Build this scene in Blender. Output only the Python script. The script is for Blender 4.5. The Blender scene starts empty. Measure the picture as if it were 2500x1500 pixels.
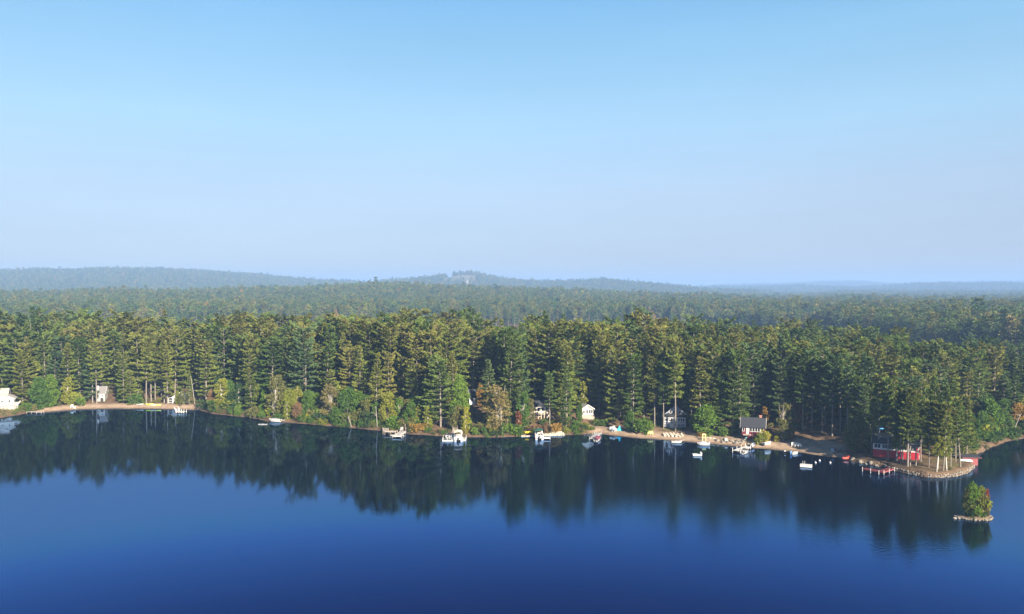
import bpy, math, random
import numpy as np
from mathutils import Vector, Matrix

R = math.radians
SC = bpy.context.scene
COL = SC.collection
rng = random.Random(11)
nr = np.random.default_rng(11)

# ------------------------------------------------------------------ camera, sky, sun, exposure
H, F, CX, CY, PITCH = 45.0, 1925.0, 1250.0, 750.0, R(1.25)
cam_d = bpy.data.cameras.new('camera')
cam = bpy.data.objects.new('camera', cam_d)
COL.objects.link(cam)
cam.location = (0, 0, H)
cam.rotation_euler = (R(90) - PITCH, 0, 0)
cam_d.sensor_width = 36
cam_d.lens = 36 * F / 2500
cam_d.clip_start = 1
cam_d.clip_end = 30000
SC.camera = cam

SUN_AZ, SUN_EL = R(31), R(23)          # azimuth to the right of straight behind the camera
sun_dir = Vector((math.sin(SUN_AZ) * math.cos(SUN_EL), -math.cos(SUN_AZ) * math.cos(SUN_EL), math.sin(SUN_EL)))
sun_d = bpy.data.lights.new('sun', 'SUN')
sun_d.energy = 5.0
sun_d.angle = R(0.53)
sun_d.color = (1.0, 0.86, 0.66)
sun = bpy.data.objects.new('sun', sun_d)
sun.rotation_euler = sun_dir.to_track_quat('Z', 'Y').to_euler()
COL.objects.link(sun)

world = bpy.data.worlds.new('World')
SC.world = world
world.use_nodes = True
wn, wl = world.node_tree.nodes, world.node_tree.links
bg = wn['Background']
sky = wn.new('ShaderNodeTexSky')
sky.sky_type = 'NISHITA'
sky.sun_disc = False
sky.sun_elevation = SUN_EL
sky.sun_rotation = R(180) - SUN_AZ
sky.altitude = 100
sky.air_density = 1.0
sky.dust_density = 0.6
sky.ozone_density = 1.6
tc = wn.new('ShaderNodeTexCoord')
sx = wn.new('ShaderNodeSeparateXYZ')
wl.new(tc.outputs['Generated'], sx.inputs[0])
SKY_MILK, SKY_CLEAR = 3.3, (0.19, 0.22, 0.26)
ramp = wn.new('ShaderNodeValToRGB')
ramp.color_ramp.interpolation = 'EASE'
SKY_RAMP = [(0.0, (.46, .45, .535)), (0.05, (.49, .505, .62)), (0.12, (.55, .655, .80)), (0.20, (.49, .765, .955)), (0.29, (.35, .69, .955)), (0.37, (.205, .55, .925)), (0.6, (.09, .27, .60)), (1.0, (.05, .17, .42))]
cr = ramp.color_ramp
cr.interpolation = 'LINEAR'
while len(cr.elements) < len(SKY_RAMP):
    cr.elements.new(0.5)
for e, (p, c) in zip(cr.elements, SKY_RAMP):
    e.position = p
    e.color = c + (1,)
wl.new(sx.outputs['Z'], ramp.inputs[0])
# the clear-air sky model blended with the milky morning gradient of the day
mul = wn.new('ShaderNodeVectorMath'); mul.operation = 'SCALE'
mul.inputs['Scale'].default_value = SKY_MILK
wl.new(ramp.outputs[0], mul.inputs[0])
mul2 = wn.new('ShaderNodeVectorMath'); mul2.operation = 'MULTIPLY_ADD'
mul2.inputs[1].default_value = SKY_CLEAR
wl.new(sky.outputs[0], mul2.inputs[0]); wl.new(mul.outputs[0], mul2.inputs[2])
# faint uneven haze, a few percent
hm = wn.new('ShaderNodeMapping'); hm.inputs['Scale'].default_value = (1.6, 1.6, 9.0)
wl.new(tc.outputs['Generated'], hm.inputs[0])
hn = wn.new('ShaderNodeTexNoise'); hn.inputs['Scale'].default_value = 1.4; hn.inputs['Detail'].default_value = 5; hn.inputs['Roughness'].default_value = 0.55
wl.new(hm.outputs[0], hn.inputs['Vector'])
hr = wn.new('ShaderNodeMapRange'); hr.inputs[1].default_value = 0.25; hr.inputs[2].default_value = 0.75; hr.inputs[3].default_value = 0.955; hr.inputs[4].default_value = 1.045
wl.new(hn.outputs[0], hr.inputs[0])
mul3 = wn.new('ShaderNodeVectorMath'); mul3.operation = 'SCALE'
wl.new(mul2.outputs[0], mul3.inputs[0]); wl.new(hr.outputs[0], mul3.inputs['Scale'])
wl.new(mul3.outputs[0], bg.inputs['Color'])
bg.inputs['Strength'].default_value = 0.054

SC.view_settings.view_transform = 'Standard'
SC.view_settings.look = 'None'
SC.view_settings.gamma = 1
SC.view_settings.exposure = 1.95

# ------------------------------------------------------------------ picture <-> world helpers
cP, sP = math.cos(PITCH), math.sin(PITCH)
def ray(u, v):
    x, z = (u - CX) / F, -(v - CY) / F
    return Vector((x, cP + z * sP, -sP + z * cP))
def water_pt(u, v, z=0.0):
    d = ray(u, v)
    t = (z - H) / d.z
    return (d.x * t, d.y * t)
def top_z(u, v, Y):
    d = ray(u, v)
    return H + d.z * Y / d.y
def proj(X, Y, Z):
    f = Y * cP - (Z - H) * sP
    up = Y * sP + (Z - H) * cP
    return CX + F * X / f, CY - F * up / f

# ------------------------------------------------------------------ shoreline and terrain
SHORE_PX = [(-420, 1075), (-200, 1048), (-60, 1028), (0, 1021), (40, 1014), (68, 1009), (105, 1007), (189, 1000), (260, 998), (330, 998), (400, 999),
            (483, 1001), (517, 1010), (560, 1015), (609, 1020), (655, 1029), (730, 1034), (800, 1040), (860, 1045), (939, 1053), (1000, 1060), (1058, 1064),
            (1120, 1067), (1180, 1068), (1225, 1068), (1268, 1066), (1310, 1065), (1369, 1063), (1420, 1061), (1461, 1059), (1500, 1064), (1560, 1070), (1620, 1074),
            (1680, 1079), (1750, 1085), (1827, 1093), (1880, 1097), (1940, 1103), (2000, 1112), (2053, 1119), (2080, 1127), (2120, 1134), (2160, 1141), (2184, 1149),
            (2228, 1159), (2262, 1165), (2296, 1167), (2335, 1163), (2362, 1155), (2378, 1142), (2380, 1128), (2372, 1114), (2394, 1105), (2420, 1093), (2450, 1081),
            (2500, 1070), (2580, 1058), (2700, 1047), (2900, 1035)]
SHORE = np.array([water_pt(u, v) for u, v in SHORE_PX])
BIG = 14000.0
POLY = np.vstack([SHORE, [[BIG, SHORE[-1, 1] + 40], [BIG, BIG], [-BIG, BIG], [-BIG, SHORE[0, 1] - 40]]])

def wob(X, Y, k, seed=0.0):
    """smooth noise -1..1 from a few sines of wavelength about k metres"""
    a = 6.283 / k
    s = np.sin(a * (X * 0.83 + Y * 0.55) + seed) + np.sin(a * 1.37 * (X * -0.42 + Y * 0.91) + 1.7 + seed * 1.3) \
        + np.sin(a * 0.71 * (X * 0.95 - Y * 0.31) + 4.1 + seed * 0.7) + 0.6 * np.sin(a * 2.3 * (X * 0.2 + Y * 0.98) + 2.2 + seed)
    return s / 3.2

def sdf(X, Y):
    """signed distance to the waterline, positive on land"""
    X = np.asarray(X, float); Y = np.asarray(Y, float)
    shp = X.shape
    x, y = X.ravel(), Y.ravel()
    d2 = np.full(x.shape, 1e18)
    n = len(SHORE)
    for i in range(n - 1):
        ax, ay = SHORE[i]; bx, by = SHORE[i + 1]
        ex, ey = bx - ax, by - ay
        t = np.clip(((x - ax) * ex + (y - ay) * ey) / (ex * ex + ey * ey), 0, 1)
        d2 = np.minimum(d2, (x - ax - t * ex) ** 2 + (y - ay - t * ey) ** 2)
    inside = np.zeros(x.shape, bool)
    m = len(POLY)
    for i in range(m):
        ax, ay = POLY[i]; bx, by = POLY[(i + 1) % m]
        if ay == by:
            continue
        c = ((ay > y) != (by > y)) & (x < (bx - ax) * (y - ay) / (by - ay) + ax)
        inside ^= c
    d = np.sqrt(d2) * np.where(inside, 1, -1)
    return (d + 0.35 * wob(x, y, 6.0, 0.4) * np.exp(-(d / 6) ** 2)).reshape(shp)

def sst(a, b, x):
    t = np.clip((x - a) / (b - a), 0, 1)
    return t * t * (3 - 2 * t)

RIDGES = [  # name, distance, front width, back width, tree height allowance, crest line in picture
    (1650, 330, 500, 20, [(-400, 735), (0, 716), (300, 712), (600, 708), (760, 703), (870, 697), (930, 695), (1010, 697), (1120, 701), (1200, 705), (1350, 711), (1500, 716), (1700, 724), (1900, 735), (2200, 738), (2900, 738)]),
    (4000, 900, 800, 20, [(-400, 668), (0, 667), (150, 664), (330, 659), (500, 664), (620, 671), (730, 681), (860, 687), (950, 700), (1100, 708), (2900, 712)]),
    (3500, 520, 600, 19, [(-400, 712), (800, 706), (910, 689), (1010, 679), (1060, 673), (1090, 670), (1110, 664), (1140, 662), (1162, 665), (1200, 675), (1300, 686), (1400, 686), (1460, 682), (1480, 681), (1545, 688), (1640, 697), (1740, 706), (1900, 712), (2900, 714)]),
    (5300, 800, 800, 18, [(-400, 702), (850, 702), (1650, 706), (1740, 699), (1850, 700), (1960, 697), (2080, 702), (2200, 697), (2240, 694), (2300, 692), (2370, 695), (2440, 692), (2500, 695), (2900, 690)]),
    (7600, 900, 800, 18, [(-400, 700), (870, 690), (960, 688), (1700, 700), (1790, 694), (1900, 693), (2010, 688), (2100, 688), (2200, 694), (2380, 690), (2900, 690)]),
]
def height(X, Y):
    X = np.asarray(X, float); Y = np.asarray(Y, float)
    r = np.hypot(X, Y)
    u = CX + F * X / np.maximum(Y, 1.0)
    d = np.full(X.shape, 400.0)
    near = r < 760
    if near.any():
        d[near] = sdf(X[near], Y[near])
    beach = np.maximum(sst(50, 110, u) * sst(515, 470, u), sst(1400, 1470, u) * sst(2110, 2040, u))
    point = sst(2070, 2150, u) * sst(2450, 2390, u) * sst(250, 222, Y)
    dl = np.clip(d, 0, None)
    bank = 0.4 * (1 - np.exp(-dl / 0.8)) + 0.20 * np.minimum(dl, 25)
    bch = 0.10 * np.minimum(dl, 9) + 0.21 * np.clip(dl - 9, 0, 19)
    pnt = 1.15 * (1 - np.exp(-dl / 0.3)) + 0.05 * dl
    h = bank * (1 - beach) + bch * beach
    h = h * (1 - point) + pnt * point
    ridge_amt = 1 - 0.75 * sst(2150, 2500, u) * 1.0 - 0.35 * sst(1150, 1230, u) * sst(1420, 1330, u)
    h = h + (0.022 * np.clip(dl - 22, 0, 75) * ridge_amt - 8.0 * sst(110, 260, dl)) * (1 - point)
    h = np.maximum(h, 0.25 * np.minimum(dl, 4))
    h = h + 0.35 * wob(X, Y, 23.0, 1.0) * sst(4, 30, dl)
    far = 5.0 + 2.2 * wob(X, Y, 420.0, 2.0) + 1.0 * wob(X, Y, 130.0, 5.0)
    for dist, wf, wb, th, line in RIDGES:
        lu = [p[0] for p in line]
        lz = [H + (708 - p[1]) / F * dist - th for p in line]
        c = np.interp(u, lu, lz)
        w = np.where(r < dist, wf, wb)
        k = np.exp(-((r - dist) / w) ** 2)
        far = np.maximum(far, c * k + 3 * wob(X, Y, 260.0, dist) * k + 5.0 * (1 - k))
    lake2 = np.exp(-((u - 1945) / 85.0) ** 4) * np.exp(-((r - 3650) / 420.0) ** 4)
    far = far * (1 - lake2) - 3.0 * lake2
    marsh = sst(430, 480, r) * sst(985, 920, r) * sst(2150, 1900, u)
    far = far * (1 - marsh) + 0.4 * marsh
    w = sst(330, 560, r)
    out = h * (1 - w) + far * w
    wet = d < 0
    out = np.where(wet & near, np.maximum(-3.0, d * 0.3), out)
    return out
def hz(x, y):
    return float(height(np.array([x]), np.array([y]))[0])
def at(u, v):
    """the ground point seen at picture position (u, v)"""
    d = ray(u, v)
    ts = np.linspace(120, 420, 1201)
    zz = height(d.x * ts, d.y * ts)
    below = np.nonzero(zz >= H + d.z * ts)[0]
    t = ts[below[0]] if len(below) else (0 - H) / d.z
    t0 = t - 0.25
    for k in range(12):
        tm = (t0 + t) / 2
        if hz(d.x * tm, d.y * tm) >= H + d.z * tm: t = tm
        else: t0 = tm
    return (d.x * t, d.y * t, max(0.0, H + d.z * t))

# ------------------------------------------------------------------ materials
def newmat(name):
    m = bpy.data.materials.new(name)
    m.use_nodes = True
    return m, m.node_tree.nodes, m.node_tree.links, m.node_tree.nodes['Principled BSDF']
def mat(name, c, rough=0.6, var=0.12, scale=3.0, metal=0.0, spec=0.3):
    """a surface colour with a little mottling of its own"""
    m, n, l, b = newmat(name)
    t = n.new('ShaderNodeTexCoord'); nz = n.new('ShaderNodeTexNoise')
    nz.inputs['Scale'].default_value = scale; nz.inputs['Detail'].default_value = 4
    l.new(t.outputs['Object'], nz.inputs['Vector'])
    r = n.new('ShaderNodeValToRGB')
    r.color_ramp.elements[0].position = 0.3; r.color_ramp.elements[1].position = 0.7
    r.color_ramp.elements[0].color = tuple(x * (1 - var) for x in c) + (1,)
    r.color_ramp.elements[1].color = tuple(min(1, x * (1 + var)) for x in c) + (1,)
    l.new(nz.outputs[0], r.inputs[0]); l.new(r.outputs[0], b.inputs['Base Color'])
    b.inputs['Roughness'].default_value = rough
    b.inputs['Metallic'].default_value = metal
    b.inputs['Specular IOR Level'].default_value = spec
    return m
def boards(name, c, step=0.2, axis='Z', var=0.25, rough=0.7):
    """painted or weathered boards: thin dark joints along one axis"""
    m, n, l, b = newmat(name)
    t = n.new('ShaderNodeTexCoord'); s = n.new('ShaderNodeSeparateXYZ')
    l.new(t.outputs['Object'], s.inputs[0])
    d = n.new('ShaderNodeMath'); d.operation = 'DIVIDE'; d.inputs[1].default_value = step
    l.new(s.outputs[axis], d.inputs[0])
    f = n.new('ShaderNodeMath'); f.operation = 'FRACT'; l.new(d.outputs[0], f.inputs[0])
    r = n.new('ShaderNodeValToRGB')
    r.color_ramp.elements[0].position = 0.06; r.color_ramp.elements[1].position = 0.14
    r.color_ramp.elements[0].color = tuple(x * (1 - var) for x in c) + (1,)
    r.color_ramp.elements[1].color = c + (1,)
    l.new(f.outputs[0], r.inputs[0])
    nz = n.new('ShaderNodeTexNoise'); nz.inputs['Scale'].default_value = 1.7; nz.inputs['Detail'].default_value = 5
    l.new(t.outputs['Object'], nz.inputs['Vector'])
    mx = n.new('ShaderNodeMix'); mx.data_type = 'RGBA'; mx.blend_type = 'MULTIPLY'; mx.inputs[0].default_value = 0.35
    l.new(r.outputs[0], mx.inputs[6]); l.new(nz.outputs[0], mx.inputs[7])
    l.new(mx.outputs[2], b.inputs['Base Color'])
    b.inputs['Roughness'].default_value = rough
    b.inputs['Specular IOR Level'].default_value = 0.25
    return m
def leafmat(name, cols, trans=0.30):
    """foliage: each crown takes its own tone from a short range, with patches inside the crown"""
    m, n, l, b = newmat(name)
    n.remove(b)
    oi = n.new('ShaderNodeObjectInfo')
    t = n.new('ShaderNodeTexCoord'); nz = n.new('ShaderNodeTexNoise')
    nz.inputs['Scale'].default_value = 0.55; nz.inputs['Detail'].default_value = 3
    l.new(t.outputs['Object'], nz.inputs['Vector'])
    a = n.new('ShaderNodeMath'); a.operation = 'MULTIPLY_ADD'; a.inputs[1].default_value = 0.9; a.inputs[2].default_value = -0.45
    l.new(nz.outputs[0], a.inputs[0])
    ad = n.new('ShaderNodeMath'); ad.operation = 'ADD'; ad.use_clamp = True
    l.new(oi.outputs['Random'], ad.inputs[0]); l.new(a.outputs[0], ad.inputs[1])
    r = n.new('ShaderNodeValToRGB'); e = r.color_ramp.elements
    while len(e) < len(cols): e.new(0.5)
    for i, c in enumerate(cols):
        e[i].position = i / max(1, len(cols) - 1); e[i].color = c + (1,)
    l.new(ad.outputs[0], r.inputs[0])
    df = n.new('ShaderNodeBsdfDiffuse'); tr = n.new('ShaderNodeBsdfTranslucent')
    l.new(r.outputs[0], df.inputs[0]); l.new(r.outputs[0], tr.inputs[0])
    mx = n.new('ShaderNodeMixShader'); mx.inputs[0].default_value = trans
    l.new(df.outputs[0], mx.inputs[1]); l.new(tr.outputs[0], mx.inputs[2])
    l.new(mx.outputs[0], n['Material Output'].inputs[0])
    return m

M = {}
M['white'] = mat('white_paint', (0.50, 0.49, 0.47), 0.5, 0.05)
M['white_board'] = boards('white_clapboard', (0.36, 0.35, 0.33), 0.16, 'Z', 0.18)
M['shade_grey_trim'] = mat('shade_grey_trim', (0.22, 0.235, 0.27), 0.6, 0.1)  # gable trim greyed so its colour carries the shade there
M['cream_board'] = boards('cream_clapboard', (0.62, 0.54, 0.44), 0.18, 'Z', 0.2)
M['grey_board'] = boards('grey_shingle', (0.17, 0.19, 0.235), 0.2, 'Z', 0.25)
M['palegrey_board'] = boards('pale_grey_boards', (0.50, 0.54, 0.60), 0.2, 'Z', 0.2)
M['red_board'] = boards('bright_red_boards', (0.38, 0.02, 0.035), 0.2, 'Z', 0.25)
M['darkred_board'] = boards('dark_red_boards', (0.12, 0.018, 0.03), 0.2, 'Z', 0.3)
M['pink_board'] = boards('faded_red_boards', (0.24, 0.07, 0.075), 0.22, 'Z', 0.25)
M['roof_dark'] = mat('dark_shingles', (0.026, 0.029, 0.036), 0.85, 0.3, 5)
M['roof_grey'] = mat('grey_shingles', (0.14, 0.135, 0.14), 0.85, 0.2, 5)
M['roof_pale'] = mat('pale_shingles', (0.28, 0.27, 0.26), 0.85, 0.15, 5)
M['wood'] = boards('weathered_wood', (0.36, 0.31, 0.27), 0.16, 'X', 0.4)
M['woodp'] = mat('weathered_timber', (0.33, 0.28, 0.24), 0.8, 0.25, 4)
M['greydeck'] = boards('grey_decking', (0.42, 0.41, 0.41), 0.16, 'X', 0.35)
M['reddeck'] = boards('red_decking', (0.17, 0.035, 0.04), 0.16, 'X', 0.35)
M['dark'] = mat('dark_trim', (0.025, 0.027, 0.03), 0.5, 0.2)
M['black'] = mat('black_rubber', (0.015, 0.015, 0.017), 0.5, 0.2)
M['alu'] = mat('bare_metal', (0.62, 0.63, 0.65), 0.35, 0.1, 3, 0.7)
M['gel'] = mat('white_hull_paint', (0.43, 0.42, 0.41), 0.25, 0.04, 3, 0, 0.5)
M['lime'] = mat('lime_plastic', (0.55, 0.80, 0.06), 0.35, 0.06)
M['lemon'] = mat('lemon_plastic', (0.72, 0.80, 0.16), 0.35, 0.06)
M['yellow'] = mat('yellow_plastic', (0.85, 0.52, 0.03), 0.35, 0.06)
M['yellowp'] = mat('pale_yellow_paint', (0.80, 0.68, 0.30), 0.5, 0.06)
M['bluep'] = mat('blue_plastic', (0.10, 0.22, 0.42), 0.35, 0.08)
M['bluegrey'] = mat('blue_grey_hull', (0.28, 0.34, 0.42), 0.4, 0.08)
M['teal'] = mat('teal_plastic', (0.10, 0.30, 0.30), 0.4, 0.08)
M['tarp'] = mat('turquoise_tarp', (0.03, 0.45, 0.55), 0.5, 0.12)
M['tarpblue'] = mat('blue_canvas', (0.06, 0.22, 0.45), 0.6, 0.12)
M['green_canvas'] = mat('dark_green_canvas', (0.02, 0.09, 0.08), 0.7, 0.15)
M['maroon'] = mat('maroon_canvas', (0.16, 0.04, 0.07), 0.7, 0.15)
M['beige'] = mat('beige_canvas', (0.62, 0.55, 0.42), 0.7, 0.08)
M['whitecanvas'] = mat('white_canvas', (0.38, 0.37, 0.365), 0.7, 0.06)
M['redp'] = mat('red_plastic', (0.42, 0.07, 0.05), 0.4, 0.12)
M['stone'] = mat('grey_field_stone', (0.17, 0.15, 0.125), 0.9, 0.35, 2.0)
M['stonepale'] = mat('pale_stone', (0.36, 0.32, 0.26), 0.9, 0.2, 2.0)
M['brick'] = mat('chimney_brick', (0.30, 0.14, 0.10), 0.9, 0.2, 6)
gm, gn, gl, gb = newmat('window_glass')
gb.inputs['Base Color'].default_value = (0.012, 0.016, 0.022, 1); gb.inputs['Roughness'].default_value = 0.08
gb.inputs['Specular IOR Level'].default_value = 0.5
M['glass'] = gm
M['bark_pine'] = mat('pine_bark', (0.16, 0.14, 0.12), 0.9, 0.3, 3)
M['bark_birch'] = mat('birch_bark', (0.40, 0.365, 0.32), 0.8, 0.25, 4)
M['bark_dark'] = mat('grey_bark', (0.16, 0.135, 0.11), 0.9, 0.3, 3)
M['bark_dead'] = mat('bleached_dead_wood', (0.27, 0.25, 0.22), 0.9, 0.2, 3)

def G(*c): return tuple(c)
PINE_COL = {
    'blue_green': [G(0.060, 0.103, 0.044), G(0.082, 0.127, 0.050), G(0.105, 0.147, 0.055)],
    'deep_green': [G(0.064, 0.105, 0.027), G(0.090, 0.134, 0.034), G(0.116, 0.158, 0.040)],
    'olive':      [G(0.097, 0.129, 0.029), G(0.132, 0.164, 0.036), G(0.165, 0.183, 0.042)],
    'brown_tipped': [G(0.111, 0.129, 0.032), G(0.146, 0.161, 0.038), G(0.177, 0.175, 0.046)],
}
for k, c in PINE_COL.items():
    M['needle_' + k] = leafmat(k + '_needles', c)
M['needle_yellow'] = leafmat('yellowing_needles', [G(.125, .145, .028), G(.16, .165, .034)])
M['cone_tan'] = leafmat('tan_cone_tips', [G(.125, .105, .042), G(.15, .118, .05), G(.12, .11, .042)])
LEAF = {
    'green': [G(.055, .105, .022), G(.075, .13, .026)],
    'bright_green': [G(.080, .145, .022), G(.11, .175, .028)],
    'yellow_green': [G(.135, .165, .025), G(.18, .19, .032)],
    'yellow': [G(.20, .21, .025), G(.26, .24, .03)],
    'olive': [G(.10, .11, .035), G(.14, .13, .045)],
    'tan': [G(.14, .125, .05), G(.18, .15, .058)],
    'orange': [G(.21, .125, .035), G(.25, .16, .042)],
    'red_brown': [G(.16, .065, .035), G(.22, .09, .05)],
    'red': [G(.22, .06, .035), G(.26, .085, .04)],
    'brown': [G(.14, .09, .05), G(.18, .12, .065)],
    'dark_green': [G(.030, .060, .024), G(.042, .075, .026)],
}
for k, c in LEAF.items():
    M['leaf_' + k] = leafmat(k + '_leaves', c, 0.3)

# ------------------------------------------------------------------ mesh helpers
def link(o, parent=None):
    COL.objects.link(o)
    if parent is not None: o.parent = parent
    return o
def tag(o, label=None, cat=None, group=None, kind=None):
    if label: o['label'] = label
    if cat: o['category'] = cat
    if group: o['group'] = group
    if kind: o['kind'] = kind
    return o
def empty(name, loc, rz=0.0, label=None, cat=None, group=None):
    o = bpy.data.objects.new(name, None)
    o.empty_display_size = 0.5
    o.location = loc; o.rotation_euler = (0, 0, rz)
    link(o)
    return tag(o, label, cat, group)
class MB:
    def __init__(s): s.v, s.f = [], []
    def add(s, vs, fs):
        b = len(s.v); s.v += [tuple(p) for p in vs]; s.f += [tuple(i + b for i in f) for f in fs]; return s
    def box(s, cx, cy, cz, sx_, sy_, sz_, rz=0.0, taper=1.0):
        c, n = math.cos(rz), math.sin(rz); vs = []
        for k, z in enumerate((-sz_ / 2, sz_ / 2)):
            q = taper if k else 1.0
            for x, y in ((-1, -1), (1, -1), (1, 1), (-1, 1)):
                px, py = x * sx_ / 2 * q, y * sy_ / 2 * q
                vs.append((cx + px * c - py * n, cy + px * n + py * c, cz + z))
        return s.add(vs, [(3, 2, 1, 0), (4, 5, 6, 7), (0, 1, 5, 4), (1, 2, 6, 5), (2, 3, 7, 6), (3, 0, 4, 7)])
    def tube(s, pts, rad, n=7, cap=True):
        pts = [Vector(p) for p in pts]
        if not hasattr(rad, '__len__'): rad = [rad] * len(pts)
        rings = []
        for i, p in enumerate(pts):
            d = (pts[min(i + 1, len(pts) - 1)] - pts[max(i - 1, 0)]).normalized()
            a = Vector((0, 0, 1)) if abs(d.z) < 0.9 else Vector((1, 0, 0))
            x = d.cross(a).normalized(); y = d.cross(x)
            rings.append([p + (x * math.cos(6.2832 * k / n) + y * math.sin(6.2832 * k / n)) * rad[i] for k in range(n)])
        return s.loft(rings, cap)
    def loft(s, rings, cap=True, closed=True):
        n = len(rings[0]); vs = [p for r in rings for p in r]; fs = []
        for i in range(len(rings) - 1):
            for k in range(n if closed else n - 1):
                a, b = i * n + k, i * n + (k + 1) % n
                fs.append((a, b, b + n, a + n))
        if cap:
            fs.append(tuple(range(n))[::-1]); fs.append(tuple((len(rings) - 1) * n + k for k in range(n)))
        return s.add(vs, fs)
    def bar(s, p, q, w, h):
        p, q = Vector(p), Vector(q); d = (q - p).normalized()
        a = Vector((0, 0, 1)) if abs(d.z) < 0.95 else Vector((0, 1, 0))
        x = d.cross(a).normalized() * w / 2; y = x.cross(d).normalized() * h / 2
        return s.loft([[e - x - y, e + x - y, e + x + y, e - x + y] for e in (p, q)])
    def prism(s, pts, axis, a, b):
        """2-D outline pushed along an axis ('x': pts are (y,z); 'y': pts are (x,z); 'z': pts are (x,y))"""
        def P(p, t): return (t, p[0], p[1]) if axis == 'x' else ((p[0], t, p[1]) if axis == 'y' else (p[0], p[1], t))
        return s.loft([[P(p, a) for p in pts], [P(p, b) for p in pts]])
    def build(s, name, m, parent=None, smooth=False):
        me = bpy.data.meshes.new(name)
        me.from_pydata(s.v, [], s.f)
        if smooth: me.polygons.foreach_set('use_smooth', [True] * len(me.polygons))
        for q in (m if isinstance(m, (list, tuple)) else [m]): me.materials.append(q)
        me.update()
        import bmesh
        b = bmesh.new(); b.from_mesh(me); bmesh.ops.recalc_face_normals(b, faces=b.faces); b.to_mesh(me); b.free()
        return link(bpy.data.objects.new(name, me), parent)

def quads_mesh(name, V, mats, mi=None):
    """V: (n,4,3) array of leaf-sized faces"""
    n = len(V)
    me = bpy.data.meshes.new(name)
    me.vertices.add(n * 4); me.loops.add(n * 4); me.polygons.add(n)
    me.vertices.foreach_set('co', V.reshape(-1).astype(np.float32))
    me.loops.foreach_set('vertex_index', np.arange(n * 4, dtype=np.int32))
    me.polygons.foreach_set('loop_start', np.arange(0, n * 4, 4, dtype=np.int32))
    me.polygons.foreach_set('loop_total', np.full(n, 4, np.int32))
    for m in mats: me.materials.append(m)
    if mi is not None: me.polygons.foreach_set('material_index', mi.astype(np.int32))
    me.update(calc_edges=True)
    return me
def unit(a):
    return a / np.maximum(np.linalg.norm(a, axis=1, keepdims=True), 1e-6)
def tufts(c, d, size, wide, g, flat=None):
    n = len(c)
    nn = g.normal(size=(n, 3)) if flat is None else g.normal(size=(n, 3)) * flat + np.array([0, 0, 1.0])
    w = unit(np.cross(d, nn)) * (size * wide)[:, None]
    e = d * size[:, None]
    return np.stack([c - e * 0.25, c + e * 0.3 + w, c + e, c + e * 0.3 - w], 1)

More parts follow.
